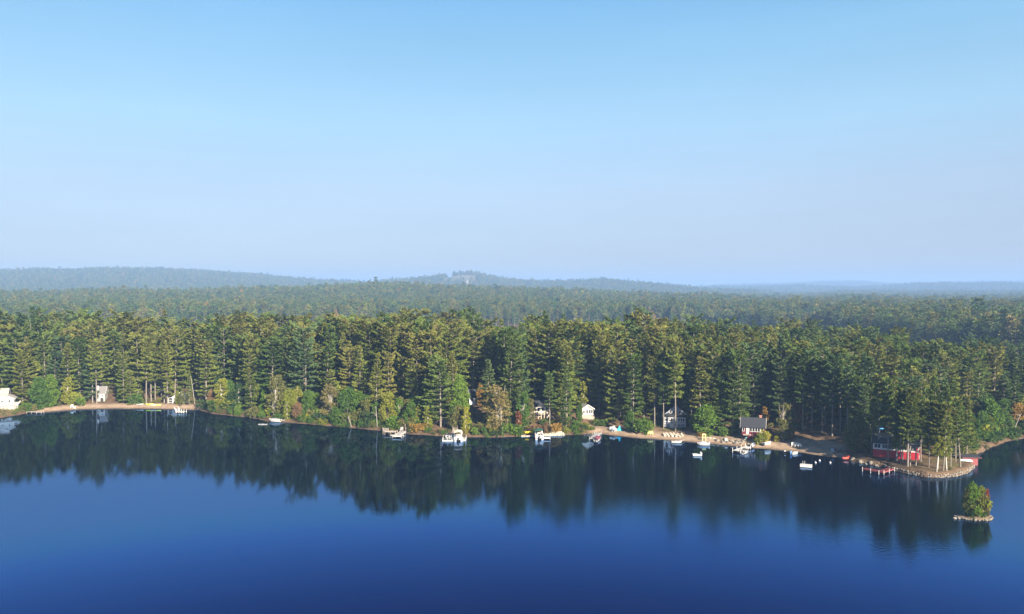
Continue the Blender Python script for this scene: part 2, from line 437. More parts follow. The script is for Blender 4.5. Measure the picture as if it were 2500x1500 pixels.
# ------------------------------------------------------------------ tree shapes
def pine_shape(seed, h=26.0, base=0.25, spread=4.6, dens=13.0, tuft=0.62, flat=0.0, step=1.2, limbs=True, low=None):
    g = np.random.default_rng(seed)
    C, D, S, T = [], [], [], []
    bend = g.normal(0, 0.35, 2)
    tk = [(bend[0] * (t ** 2), bend[1] * (t ** 2), h * t) for t in (-0.04, 0, 0.25, 0.5, 0.75, 0.99)]
    r0 = 0.011 * h + 0.05
    trunk = MB().tube(tk, [r0 * 1.15, r0, r0 * 0.8, r0 * 0.58, r0 * 0.34, 0.03], 7)
    ph = g.uniform(0, 6.28, 3)
    z = h * base
    while z < h * 0.975:
        t = max(0.0, (z / h - base) / (1 - base))
        prof = (1 - t) ** (0.86 - 0.3 * flat) * (0.55 + 0.9 * min(t, 0.5)) * 1.12
        if flat and t > 0.8: prof = max(prof, 0.42 * spread / 4.6)
        nb = int(g.integers(4, 7)) if t > 0.15 else int(g.integers(2, 5))
        a0 = g.uniform(0, 6.28)
        for k in range(nb):
            az = a0 + 6.2832 * k / nb + g.normal(0, 0.25)
            L = spread * prof * g.uniform(0.55, 1.15) * (1 + 0.22 * math.sin(az + ph[0]) + 0.15 * math.sin(2 * az + ph[1] + z * 0.2))
            L = max(L, 0.5)
            rise = -0.16 + 0.75 * t ** 1.6 + g.normal(0, 0.08)
            o = np.array([bend[0] * (z / h) ** 2, bend[1] * (z / h) ** 2, z + g.normal(0, 0.18)])
            out = np.array([math.cos(az), math.sin(az), 0.0]); lat = np.array([-out[1], out[0], 0.0])
            m = max(5, int(dens * L))
            s = 1 - g.uniform(0, 0.75, m) ** 1.3 * 0.98
            wid = 0.30 * L * np.sin(np.clip((s - 0.18) / 0.82, 0, 1) * 2.6 + 0.25) + 0.12
            lo = g.uniform(-1, 1, m) * wid
            zc = rise * s * L + 0.13 * L * s ** 2.5 + g.normal(0, 0.08, m) - 0.08 * np.abs(lo)
            C.append(o + out * (s * L)[:, None] + lat * lo[:, None] + np.array([0, 0, 1.0]) * zc[:, None])
            D.append(out * 0.7 + lat * (lo / (wid + 0.1))[:, None] * 0.7 + np.array([0, 0, 0.35]) + g.normal(0, 0.32, (m, 3)))
            S.append(np.full(m, tuft) * g.uniform(0.7, 1.3, m)); T.append(np.full(m, t) + g.normal(0, 0.05, m))
            if limbs and L > 1.6:
                e = o + out * L * 0.8 + np.array([0, 0, rise * 0.8 * L])
                trunk.tube([o, e], [0.05 + 0.012 * L, 0.02], 3, False)
        z += step * g.uniform(0.8, 1.75) * (1.0 - 0.35 * t)
    n = 40
    C.append(np.stack([g.normal(0, 0.25, n) + bend[0], g.normal(0, 0.25, n) + bend[1], h * g.uniform(0.95, 1.0, n)], 1))
    D.append(g.normal(0, 0.5, (n, 3)) + np.array([0, 0, 1.0])); S.append(np.full(n, tuft)); T.append(np.ones(n))
    for k in range(7 if limbs else 0):                # bare dead stubs under the crown
        zz = h * g.uniform(0.10, max(0.14, base)); az = g.uniform(0, 6.28); l = g.uniform(0.6, 2.0)
        trunk.tube([(0, 0, zz), (math.cos(az) * l, math.sin(az) * l, zz + g.normal(0, 0.3))], [0.05, 0.015], 3, False)
    C, D, S, T = np.vstack(C), unit(np.vstack(D)), np.concatenate(S), np.concatenate(T)
    Q = tufts(C, D, S, 0.40, g, 0.75)
    mi = ((T > 0.62) & (g.uniform(size=len(T)) < (T - 0.6) * 0.75)).astype(int)
    return trunk, Q, mi
def leaf_shape(seed, h=9.0, w=5.0, base=0.25, n=2600, leaf=0.42, lobes=15, trunks=1, gaps=0.55, droop=0.0, lean=0.0):
    g = np.random.default_rng(seed)
    trunk = MB()
    lobes = int(lobes * 1.7)
    P = []
    for k in range(lobes):
        t = (k + g.uniform(0, 1)) / lobes                    # 0 foot of the crown .. 1 top
        prof = math.sin(math.pi * min(1.0, 0.16 + 0.80 * t)) ** 0.75
        a, q = g.uniform(0, 6.28), g.uniform(0.25, 1.0) ** 0.6
        P.append([math.cos(a) * q * prof * w * 0.44, math.sin(a) * q * prof * w * 0.44, h * (base + (0.93 - base) * t) + g.normal(0, 0.02 * h)])
    P = np.array(P)
    r = g.uniform(0.085, 0.185, len(P)) * w * (0.85 + 0.4 * gaps)
    P[:, 0] += lean * P[:, 2]
    for q in range(trunks):
        ox, oy = (g.normal(0, 0.35, 2) if trunks > 1 else (0, 0))
        tx, ty = ox + g.normal(0, 0.25) * trunks, oy + g.normal(0, 0.25) * trunks
        rr = (0.010 * h + 0.02) * (0.42 if trunks > 1 else 0.9)
        pts = [(ox + (tx - ox) * t + lean * h * t, oy + (ty - oy) * t, h * t) for t in (-0.05, 0.3, 0.6, 0.92)]
        trunk.tube(pts, [rr, rr * 0.8, rr * 0.5, 0.02], 6)
    for p in P:
        b = np.array([lean * p[2] * 0.6, 0, max(h * base * 0.6, p[2] * 0.62)])
        trunk.tube([b, (b + p) / 2 + np.array([0, 0, 0.1]), p], [0.012 * h * 0.28, 0.012 * h * 0.18, 0.01], 4, False)
    k = g.choice(len(P), n, p=(r ** 2) / (r ** 2).sum())
    d = unit(g.normal(size=(n, 3)))
    c = P[k] + d * (r[k] * g.uniform(0.2, 1.25, n) ** 0.7)[:, None] * np.array([1.1, 1.1, 0.75])
    c[:, 2] -= droop * g.uniform(0, 1, n) * 1.2
    c[:, 2] = np.maximum(c[:, 2], 0.25)
    dd = unit(d + g.normal(0, 0.7, (n, 3)) + np.array([0, 0, 0.2 - droop]))
    Q = tufts(c, dd, leaf * g.uniform(0.7, 1.3, n), 0.42, g)
    return trunk, Q, None
def shrub_shape(seed, h=2.2, w=2.6, n=620, leaf=0.30):
    g = np.random.default_rng(seed)
    trunk = MB()
    for k in range(6):
        a = g.uniform(0, 6.28); l = g.uniform(0.2, 0.42) * w
        trunk.tube([(0, 0, -0.2), (math.cos(a) * l * 0.5, math.sin(a) * l * 0.5, h * 0.4), (math.cos(a) * l, math.sin(a) * l, h * g.uniform(0.7, 0.95))], [0.05, 0.035, 0.01], 4, False)
    P = np.stack([g.normal(0, 0.22 * w, 9), g.normal(0, 0.22 * w, 9), h * g.uniform(0.25, 0.8, 9)], 1)
    k = g.integers(0, 9, n); d = unit(g.normal(size=(n, 3)))
    c = P[k] + d * (0.26 * w * g.uniform(0.4, 1.1, n))[:, None]
    c[:, 2] = np.clip(np.abs(c[:, 2]), 0.1, h * 1.05)
    return trunk, tufts(c, unit(d + g.normal(0, 0.7, (n, 3)) + np.array([0, 0, 0.4])), leaf * g.uniform(0.7, 1.3, n), 0.42, g), None

def trunk_mesh(tr, m, name='trunk'):
    me = bpy.data.meshes.new(name); me.from_pydata(tr.v, [], tr.f); me.materials.append(m)
    me.polygons.foreach_set('use_smooth', [True] * len(me.polygons)); me.update(); return me
def joined_mesh(name, tr, Q, mi, mats):
    """trunk and crown in one mesh (only for trees that belong to a mass nobody could count)"""
    tv = np.array(tr.v); V = np.vstack([tv, Q.reshape(-1, 3)]); nt = len(tv)
    fs = [tuple(f) for f in tr.f] + [tuple(range(nt + 4 * i, nt + 4 * i + 4)) for i in range(len(Q))]
    me = bpy.data.meshes.new(name); me.from_pydata(V.tolist(), [], fs)
    for m in mats: me.materials.append(m)
    ix = np.concatenate([np.zeros(len(tr.f)), 1 + (mi if mi is not None else np.zeros(len(Q)))]).astype(np.int32)
    me.polygons.foreach_set('material_index', ix); me.update(); return me

PINES = {}      # shape -> (height, trunk mesh, {colour: crown mesh}, raw)
def reg_pine(key, **kw):
    h = kw.get('h', 26.0)
    tr, Q, mi = pine_shape(**kw)
    crowns = {c: quads_mesh('crown', Q, [M['needle_' + c], M['cone_tan'] if c in ('brown_tipped', 'olive') else M['needle_' + c]], mi) for c in list(PINE_COL) + ['yellow']}
    PINES[key] = (h, trunk_mesh(tr, M['bark_pine']), crowns, (tr, Q, mi))
reg_pine('broad', seed=1, h=26, base=0.10, spread=6.4, flat=0.6, dens=25, tuft=0.62)
reg_pine('tall', seed=2, h=26, base=0.14, spread=5.2, dens=26, tuft=0.59)
reg_pine('slender', seed=3, h=26, base=0.13, spread=4.3, step=1.1, dens=28, tuft=0.56)
reg_pine('ragged', seed=4, h=26, base=0.13, spread=5.8, step=1.6, flat=0.5, dens=25, tuft=0.62)
reg_pine('full', seed=5, h=26, base=0.08, spread=5.8, step=1.2, dens=25, tuft=0.61)
reg_pine('high crowned', seed=6, h=22, base=0.38, spread=5.0, step=1.15, flat=0.3, dens=26, tuft=0.58)
reg_pine('young', seed=7, h=14, base=0.04, spread=4.0, step=0.85, dens=29, tuft=0.46)
reg_pine('conical', seed=8, h=16, base=0.03, spread=3.6, step=0.8, dens=29, tuft=0.42)
reg_pine('wide', seed=9, h=25, base=0.16, spread=7.0, flat=0.95, step=1.5, dens=23, tuft=0.62)
reg_pine('gappy', seed=10, h=26, base=0.10, spread=5.6, flat=0.2, step=2.1, dens=27, tuft=0.62)
LEAFS = {}
def reg_leaf(key, bark, shape):
    tr, Q, mi = shape
    LEAFS[key] = (float(max(Q[:, :, 2].max(), 0.1)), trunk_mesh(tr, bark), {c: quads_mesh('crown', Q, [M['leaf_' + c]]) for c in LEAF}, (tr, Q, mi))
reg_leaf('maple', M['bark_dark'], leaf_shape(21, 10, 8.5, 0.06, 4200, 0.52, 24))
reg_leaf('oak', M['bark_dark'], leaf_shape(22, 12, 7.5, 0.10, 4000, 0.50, 22))
reg_leaf('birch', M['bark_birch'], leaf_shape(23, 13, 6.0, 0.10, 3000, 0.44, 22, 3, 0.3, 0.3))
reg_leaf('birch2', M['bark_birch'], leaf_shape(24, 12, 5.0, 0.16, 2000, 0.42, 18, 1, 0.2, 0.3, 0.04))
reg_leaf('poplar', M['bark_birch'], leaf_shape(25, 11, 4.2, 0.05, 2600, 0.44, 20, 1, 0.4))
reg_leaf('wispy', M['bark_birch'], leaf_shape(26, 12, 6.0, 0.06, 2600, 0.36, 24, 4, 0.2, 0.3))
reg_leaf('shrub', M['bark_dark'], shrub_shape(31))
reg_leaf('shrub2', M['bark_dark'], shrub_shape(32, 2.6, 2.2, 560, 0.28))
reg_leaf('shrub3', M['bark_dark'], shrub_shape(33, 1.5, 2.9, 520, 0.28))

TREES = []   # records for labelling
def put_tree(name, lib, key, colour, x, y, z, h, rz, cat, wide=1.0, tilt=0.0, label=None, group=None):
    h0, tm, crowns, _ = lib[key]
    r = bpy.data.objects.new(name, None); r.empty_display_size = 0.5
    s = h / h0
    r.location = (x, y, z); r.rotation_euler = (tilt * math.sin(rz), tilt * math.cos(rz), rz); r.scale = (s * wide, s * wide, s)
    link(r)
    link(bpy.data.objects.new('trunk', tm), r)
    link(bpy.data.objects.new('crown', crowns[colour]), r)
    tag(r, label, cat, group)
    return r

# keep-clear windows in the picture: (u0, v0, u1, v1, distance of the thing behind)
CLEAR = [(-10, 957, 30, 1012, 292), (222, 938, 258, 990, 310), (407, 966, 448, 986, 303), (1149, 955, 1172, 985, 268), (1294, 990, 1343, 1024, 258), (1411, 988, 1448, 1020, 262),
         (1612, 990, 1680, 1050, 255), (1816, 1022, 1884, 1078, 246), (2155, 1070, 2262, 1128, 214), (2348, 1110, 2405, 1138, 216), (1925, 1066, 2060, 1110, 236), (1480, 1040, 1524, 1062, 250),
         (1278, 1052, 1304, 1062, 250), (1320, 1056, 1372, 1066, 248), (1058, 1018, 1118, 1050, 246), (330, 968, 395, 995, 300), (172, 988, 186, 1000, 300), (2055, 1108, 2130, 1130, 222), (1705, 1066, 1790, 1088, 236), (1866, 1076, 1886, 1094, 236), (1830, 1080, 1844, 1096, 236), (1580, 1052, 1600, 1066, 250)]
def is_clear(x, y, z, h, halfw, cb=0.0, pad=1):
    """False where a tree would stand before one of the kept views"""
    u, vb = proj(x, y, z)
    ul, _ = proj(x - halfw, y, z); ur, _ = proj(x + halfw, y, z)
    _, vt = proj(x, y, z + h)
    vc = vb - (vb - vt) * cb
    for (a, b, c, d, dist) in CLEAR:
        if y < dist and ur > a + pad and ul < c - pad and vt < d and vc > b: return False
    return True
FOOT = []  # (x, y, radius) kept free: buildings and things

# ------------------------------------------------------------------ ground (one sheet out to the hills)
def build_ground():
    us = np.concatenate([np.linspace(-740, -40, 90)[:-1], np.linspace(-40, 2540, 860), np.linspace(2540, 3240, 90)[1:]])
    ys = [20.0, 80.0, 130.0]
    while ys[-1] < 10300:
        y = ys[-1]
        ys.append(y * (1.02 if y < 175 else 1.0032 if y < 325 else 1.010 if y < 900 else 1.014))
    ys = np.array(ys); ys[-1] = 10300
    U, Yg = np.meshgrid(us, ys)
    X = (U - CX) / F * Yg
    Z = height(X, Yg)
    near = Yg < 700
    d = np.full(X.shape, 300.0); d[near] = sdf(X[near], Yg[near])
    u = U
    beach = np.maximum(sst(66, 92, u) * sst(498, 484, u), sst(1428, 1450, u) * sst(2085, 2050, u))
    lim = np.where(u < 700, 7.5, np.where(u > 1890, 9.5 + 3 * sst(1890, 1960, u), 9.5)) + 2.0 * wob(X, Yg, 9.0, 3.0)
    sand = beach * sst(lim + 2, lim - 2, d) * sst(-4, -1, d)
    strip = sst(1.6, 0.4, d) * sst(-5, -1, d) * (1 - beach) * 0.16 * (0.6 + 0.4 * wob(X, Yg, 7.0, 8.0))
    sand = np.maximum(sand, np.clip(strip, 0, 1))
    damp = sst(1.7, 0.25, d) * sst(-6, -0.5, d)
    grass = sst(1612, 1625, u) * sst(1672, 1655, u) * sst(9, 12, d) * sst(24, 17, d)
    grass = np.maximum(grass, sst(70, 45, u) * sst(0.6, 2, d) * sst(16, 10, d) * (0.55 + 0.45 * wob(X, Yg, 8.0, 2.0)))
    grass = np.maximum(grass, sst(2200, 2320, u) * sst(2440, 2400, u) * sst(240, 226, Yg) * sst(0.8, 3, d) * 0.6 * (0.5 + 0.5 * wob(X, Yg, 9, 1)))
    rr = np.hypot(X, Yg)
    field = sst(1078, 1090, u) * sst(1170, 1158, u) * sst(3190, 3230, rr) * sst(3480, 3430, rr)
    nr_, nc = X.shape
    co = np.stack([X, Yg, Z], -1).reshape(-1, 3).astype(np.float32)
    idx = np.arange(nr_ * nc).reshape(nr_, nc)
    q = np.stack([idx[:-1, :-1], idx[:-1, 1:], idx[1:, 1:], idx[1:, :-1]], -1).reshape(-1, 4).astype(np.int32)
    me = bpy.data.meshes.new('ground')
    me.vertices.add(len(co)); me.loops.add(q.size); me.polygons.add(len(q))
    me.vertices.foreach_set('co', co.reshape(-1)); me.loops.foreach_set('vertex_index', q.reshape(-1))
    me.polygons.foreach_set('loop_start', np.arange(0, q.size, 4, dtype=np.int32)); me.polygons.foreach_set('loop_total', np.full(len(q), 4, np.int32))
    me.polygons.foreach_set('use_smooth', [True] * len(q))
    me.update(calc_edges=True)
    for nm, a in (('sand', sand), ('grass', np.clip(grass, 0, 1)), ('field', field), ('damp', damp)):
        at_ = me.attributes.new(nm, 'FLOAT', 'POINT'); at_.data.foreach_set('value', a.reshape(-1).astype(np.float32))
    m, n, l, b = newmat('forest_floor_and_sand')
    geo = n.new('ShaderNodeNewGeometry')
    def noise(s, det=5):
        z = n.new('ShaderNodeTexNoise'); z.inputs['Scale'].default_value = s; z.inputs['Detail'].default_value = det
        l.new(geo.outputs['Position'], z.inputs['Vector']); return z.outputs[0]
    def rampc(fac, cols):
        r = n.new('ShaderNodeValToRGB'); e = r.color_ramp.elements
        while len(e) < len(cols): e.new(0.5)
        for i, (p, c) in enumerate(cols): e[i].position = p; e[i].color = c + (1,)
        l.new(fac, r.inputs[0]); return r.outputs[0]
    def attr(nm):
        a = n.new('ShaderNodeAttribute'); a.attribute_name = nm; return a.outputs['Fac']
    def mix(f, a, c):
        x = n.new('ShaderNodeMix'); x.data_type = 'RGBA'; l.new(f, x.inputs[0]); l.new(a, x.inputs[6]); l.new(c, x.inputs[7]); return x.outputs[2]
    floor = rampc(noise(0.45, 8), [(0.30, (.040, .030, .018)), (0.48, (.085, .056, .036)), (0.62, (.13, .085, .052)), (0.75, (.05, .058, .022))])
    sandc = rampc(noise(0.7, 8), [(0.30, (.21, .150, .105)), (0.55, (.28, .208, .150)), (0.75, (.33, .255, .19))])
    grassc = rampc(noise(1.2, 6), [(0.30, (.085, .10, .03)), (0.55, (.15, .15, .05)), (0.75, (.24, .19, .09))])
    fieldc = rampc(noise(0.02, 3), [(0.30, (.12, .12, .055)), (0.7, (.17, .15, .075))])
    dampc = rampc(noise(1.6, 5), [(0.3, (.05, .034, .022)), (0.7, (.13, .088, .058))])
    c = mix(attr('grass'), floor, grassc)
    c = mix(attr('field'), c, fieldc)
    c = mix(attr('sand'), c, sandc)
    k = n.new('ShaderNodeMath'); k.operation = 'MULTIPLY'; k.inputs[1].default_value = 0.75; l.new(attr('damp'), k.inputs[0])
    c = mix(k.outputs[0], c, dampc)
    l.new(c, b.inputs['Base Color']); b.inputs['Roughness'].default_value = 0.95; b.inputs['Specular IOR Level'].default_value = 0.1
    bp = n.new('ShaderNodeBump'); bp.inputs['Strength'].default_value = 0.5; bp.inputs['Distance'].default_value = 0.25
    l.new(noise(1.1, 6), bp.inputs['Height']); l.new(bp.outputs[0], b.inputs['Normal'])
    me.materials.append(m)
    o = link(bpy.data.objects.new('ground', me))
    tag(o, 'leaf littered forest floor with sandy beaches along the lake shore', kind='structure')
build_ground()

def build_water():
    o = MB().add([(-8900, -380, 0), (8900, -380, 0), (8900, 10300, 0), (-8900, 10300, 0)], [(0, 1, 2, 3)])
    m, n, l, b = newmat('lake_water')
    n.remove(b)
    geo = n.new('ShaderNodeNewGeometry')
    def noise(sc, det, rough=0.5):
        mp = n.new('ShaderNodeMapping'); mp.inputs['Scale'].default_value = sc
        l.new(geo.outputs['Position'], mp.inputs[0])
        z = n.new('ShaderNodeTexNoise'); z.inputs['Scale'].default_value = 1.0; z.inputs['Detail'].default_value = det; z.inputs['Roughness'].default_value = rough
        l.new(mp.outputs[0], z.inputs['Vector']); return z.outputs[0]
    # a breeze ruffles the open lake on the right; the left cove lies calm
    sep = n.new('ShaderNodeSeparateXYZ'); l.new(geo.outputs['Position'], sep.inputs[0])
    def mr(src, a, b_, c, d):
        r = n.new('ShaderNodeMapRange'); r.interpolation_type = 'SMOOTHSTEP'
        for k, x in enumerate((a, b_, c, d)): r.inputs[k + 1].default_value = x
        l.new(src, r.inputs[0]); return r.outputs[0]
    def op(o_, a, b_=None, v=None):
        x = n.new('ShaderNodeMath'); x.operation = o_; l.new(a, x.inputs[0])
        if b_ is not None: l.new(b_, x.inputs[1])
        if v is not None: x.inputs[1].default_value = v
        return x.outputs[0]
    breeze = op('MULTIPLY', mr(sep.outputs[0], -25, 50, 0.10, 1.0), mr(sep.outputs[1], 175, 225, 1.0, 0.25))
    breeze = op('MULTIPLY', breeze, mr(noise((0.012, 0.02, 1), 3), 0.3, 0.65, 0.55, 1.0))
    rough = op('MULTIPLY_ADD', breeze, v=0.10); rough.node.inputs[2].default_value = 0.025
    fine = noise((0.9, 1.6, 1), 3)
    bs = op('MULTIPLY_ADD', breeze, v=0.075); bs.node.inputs[2].default_value = 0.012
    bp = n.new('ShaderNodeBump'); bp.inputs['Distance'].default_value = 0.35
    l.new(fine, bp.inputs['Height']); l.new(bs, bp.inputs['Strength'])
    # reflectance falls off from grazing to steeper views, fastest in the red; vignetting and the darker high sky are put into this colour
    lw = n.new('ShaderNodeLayerWeight'); lw.inputs['Blend'].default_value = 0.5
    cc = n.new('ShaderNodeCombineColor')
    for k, (pw_, gn_, top_) in enumerate(WATER_CURVES):
        q = op('MULTIPLY', op('POWER', lw.outputs['Facing'], v=pw_), v=gn_)
        q = op('SMOOTH_MIN', q, v=top_); q.node.inputs[2].default_value = 0.12 * top_
        l.new(q, cc.inputs[k])
    gl = n.new('ShaderNodeBsdfGlossy'); l.new(cc.outputs[0], gl.inputs['Color'])
    l.new(rough, gl.inputs['Roughness']); l.new(bp.outputs[0], gl.inputs['Normal'])
    df = n.new('ShaderNodeBsdfDiffuse'); df.inputs['Color'].default_value = WATER_DEEP
    mx = n.new('ShaderNodeAddShader')
    l.new(df.outputs[0], mx.inputs[0]); l.new(gl.outputs[0], mx.inputs[1])
    l.new(mx.outputs[0], n['Material Output'].inputs[0])
    ob = o.build('lake_water', m)
    tag(ob, 'deep blue lake mirroring the forest and the sky', kind='structure')
WATER_CURVES, WATER_DEEP = ((10.0, 2.2, 0.125), (10.0, 4.9, 0.21), (7.5, 4.8, 0.37)), (0.0006, 0.0016, 0.005, 1)
build_water()

# ------------------------------------------------------------------ the woods nobody could count, as masses of instanced trees
def forest(name, label, pts, idx, rot, scl, wid, protos):
    me = bpy.data.meshes.new(name)
    me.vertices.add(len(pts)); me.vertices.foreach_set('co', np.asarray(pts, np.float32).reshape(-1))
    for nm, typ, a in (('idx', 'INT', idx), ('rot', 'FLOAT', rot), ('scl', 'FLOAT', scl), ('wid', 'FLOAT', wid)):
        t = me.attributes.new(nm, typ, 'POINT'); t.data.foreach_set('value', np.asarray(a, np.int32 if typ == 'INT' else np.float32))
    me.update()
    o = link(bpy.data.objects.new(name, me))
    g = bpy.data.node_groups.new(name, 'GeometryNodeTree')
    g.interface.new_socket('Geometry', in_out='INPUT', socket_type='NodeSocketGeometry')
    g.interface.new_socket('Geometry', in_out='OUTPUT', socket_type='NodeSocketGeometry')
    N, L = g.nodes, g.links
    gi, go = N.new('NodeGroupInput'), N.new('NodeGroupOutput')
    def attr(nm, typ='FLOAT'):
        a = N.new('GeometryNodeInputNamedAttribute'); a.data_type = typ; a.inputs['Name'].default_value = nm
        return a.outputs['Attribute']
    rt = N.new('ShaderNodeCombineXYZ'); L.new(attr('rot'), rt.inputs[2])
    sc = N.new('ShaderNodeCombineXYZ'); L.new(attr('wid'), sc.inputs[0]); L.new(attr('wid'), sc.inputs[1]); L.new(attr('scl'), sc.inputs[2])
    jn = N.new('GeometryNodeJoinGeometry')
    ia = attr('idx', 'INT')
    for k, pm in enumerate(protos):
        po = bpy.data.objects.new('forest_tree', pm)
        oi = N.new('GeometryNodeObjectInfo'); oi.inputs['Object'].default_value = po
        gt = N.new('GeometryNodeGeometryToInstance'); L.new(oi.outputs['Geometry'], gt.inputs[0])
        cm = N.new('FunctionNodeCompare'); cm.data_type = 'INT'; cm.operation = 'EQUAL'
        ints = [s for s in cm.inputs if s.type == 'INT']
        L.new(ia, ints[0]); ints[1].default_value = k
        ip = N.new('GeometryNodeInstanceOnPoints')
        L.new(gi.outputs[0], ip.inputs['Points']); L.new(cm.outputs[0], ip.inputs['Selection']); L.new(gt.outputs[0], ip.inputs['Instance'])
        L.new(rt.outputs[0], ip.inputs['Rotation']); L.new(sc.outputs[0], ip.inputs['Scale'])
        L.new(ip.outputs[0], jn.inputs[0])
    L.new(jn.outputs[0], go.inputs[0])
    md = o.modifiers.new('forest', 'NODES'); md.node_group = g
    return tag(o, label, kind='stuff')

# ------------------------------------------------------------------ buildings
def window(parent, face, p, z, w, h, pos, frame='white', bars=1, pane=True):
    """a framed window on a wall: face f (front, -y), r (+x) or l (-x); p along the wall, pos = wall plane"""
    def P(a, b, out):
        return (a, -pos - out, b) if face == 'f' else ((pos + out, a, b) if face == 'r' else (-pos - out, a, b))
    t = 0.10
    def slab(mb, a0, a1, b0, b1, o0, o1):
        c = [P(a, b, o) for o in (o0, o1) for a, b in ((a0, b0), (a1, b0), (a1, b1), (a0, b1))]
        mb.add(c, [(3, 2, 1, 0), (4, 5, 6, 7), (0, 1, 5, 4), (1, 2, 6, 5), (2, 3, 7, 6), (3, 0, 4, 7)])
    m = MB()
    a0, a1, b0, b1 = p - w / 2, p + w / 2, z - h / 2, z + h / 2
    slab(m, a0 - t, a1 + t, b1, b1 + t, 0.003, 0.07); slab(m, a0 - t, a1 + t, b0 - t, b0, 0.003, 0.08)
    slab(m, a0 - t, a0, b0, b1, 0.003, 0.066); slab(m, a1, a1 + t, b0, b1, 0.003, 0.066)
    for k in range(1, bars):
        x = a0 + (a1 - a0) * k / bars
        slab(m, x - 0.04, x + 0.04, b0, b1, 0.003, 0.06)
    f = m.build('window', M[frame], parent)
    if pane:
        g = MB(); slab(g, a0, a1, b0, b1, 0.004, 0.02)
        g.build('pane', M['glass'], f)
    return f
def door(parent, face, p, z0, w, h, pos, m='white', glass=False):
    mb = MB()
    def P(a, b, o): return (a, -pos - o, b) if face == 'f' else (pos + o, a, b)
    c = [P(a, b, o) for o in (0.003, 0.06) for a, b in ((p - w / 2, z0), (p + w / 2, z0), (p + w / 2, z0 + h), (p - w / 2, z0 + h))]
    mb.add(c, [(3, 2, 1, 0), (4, 5, 6, 7), (0, 1, 5, 4), (1, 2, 6, 5), (2, 3, 7, 6), (3, 0, 4, 7)])
    d = mb.build('door', M[m], parent)
    k = MB().box(*P(p + w * 0.36, z0 + h * 0.47, 0.09), 0.06, 0.06, 0.06)
    k.build('handle', M['alu'], d)
    return d
def gable(parent, w, d, hw, hr, ridge, wall, roof, over=0.45, base=-2.0, trim='white', y0=0.0, x0=0.0, names=('wall', 'roof')):
    """walls with gable ends and a two-slope roof; front of the house is -y"""
    wl_ = MB()
    if ridge == 'x':
        wl_.prism([(-d / 2 + y0, base), (d / 2 + y0, base), (d / 2 + y0, hw), (y0, hw + hr), (-d / 2 + y0, hw)], 'x', x0 - w / 2, x0 + w / 2)
    else:
        wl_.prism([(x0 - w / 2, base), (x0 + w / 2, base), (x0 + w / 2, hw), (x0, hw + hr), (x0 - w / 2, hw)], 'y', y0 - d / 2, y0 + d / 2)
    wo = wl_.build(names[0], M[wall], parent)
    half = (d if ridge == 'x' else w) / 2
    sl = hr / half; e = over; t = 0.16
    rf, tr = MB(), MB()
    prof = [(-half - e, hw - sl * e + 0.03), (0, hw + hr + 0.03), (half + e, hw - sl * e + 0.03), (half + e, hw - sl * e + t), (0, hw + hr + t + 0.02), (-half - e, hw - sl * e + t)]
    L = (w if ridge == 'x' else d) / 2 + over
    if ridge == 'x':
        rf.prism([(a + y0, b) for a, b in prof], 'x', x0 - L, x0 + L)
    else:
        rf.prism([(a + x0, b) for a, b in prof], 'y', y0 - L, y0 + L)
    ro = rf.build(names[1], M[roof], parent)
    # white rake boards along the gable ends and a fascia along the eaves
    for sgn in (-1, 1):
        pr = [(-half - e, hw - sl * e - 0.16), (0, hw + hr - 0.16), (half + e, hw - sl * e - 0.16), (half + e, hw - sl * e + t - 0.02), (0, hw + hr + t), (-half - e, hw - sl * e + t - 0.02)]
        a, b = (L + 0.003, L + 0.06)
        tr = MB()
        if ridge == 'x': tr.prism([(p + y0, q) for p, q in pr], 'x', x0 + sgn * a, x0 + sgn * b)
        else: tr.prism([(p + x0, q) for p, q in pr], 'y', y0 + sgn * a, y0 + sgn * b)
        tr.build('rake_board', M[trim], ro)
    return wo, ro
def chimney(roof, x, y, z0, z1, m='brick', s=0.6):
    MB().box(x, y, (z0 + z1) / 2, s, s, z1 - z0).box(x, y, z1 + 0.06, s + 0.14, s + 0.14, 0.12).build('chimney', M[m], roof)
def house_root(name, u, v, rz, label, cat, dy=0.0):
    x, y, z = at(u, v)
    FOOT.append((x, y + 3, 6.0))
    return empty(name, (x, y + dy, z), R(rz), label, cat)

# white gabled house at the edge of the picture, with its lattice-skirted deck
r = house_root('white_house', 6, 997, 24, 'white clapboard house with a gabled front wing above a lattice skirted deck', 'house', 3.2)
gable(r, 5.4, 6, 3.9, 1.25, 'y', 'white_board', 'roof_pale', 0.5)
wo, ro = gable(r, 9, 6, 5.4, 2.0, 'x', 'white_board', 'roof_pale', 0.5, y0=5.2, x0=-5.2, names=('rear_wall', 'rear_roof'))
window(r, 'f', 0.9, 2.75, 0.55, 1.4, 3.0); window(r, 'f', -1.6, 2.75, 0.9, 0.9, 3.0, bars=2)
window(r, 'f', 0.0, 4.25, 0.5, 0.5, 3.0)
dk = MB().box(0.6, -3.95, 1.42, 7.6, 1.7, 0.16).box(3.65, -0.6, 1.423, 1.5, 5.0, 0.154)
deck = dk.build('deck', M['white'], r)
rl = MB()
for a, b in (((-3.2, -4.75), (4.4, -4.75)), ((4.4, -4.7), (4.4, 1.8))):
    rl.bar((*a, 2.42), (*b, 2.42), 0.1, 0.08); rl.bar((*a, 1.62), (*b, 1.62), 0.06, 0.06)
    n = 26
    for k in range(n + 1):
        t = k / n; x, y = a[0] + (b[0] - a[0]) * t, a[1] + (b[1] - a[1]) * t
        rl.bar((x, y, 1.5), (x, y, 2.4), 0.09 if k % 5 == 0 else 0.06, 0.06)
rl.build('railing', M['white'], deck)
lt = MB()
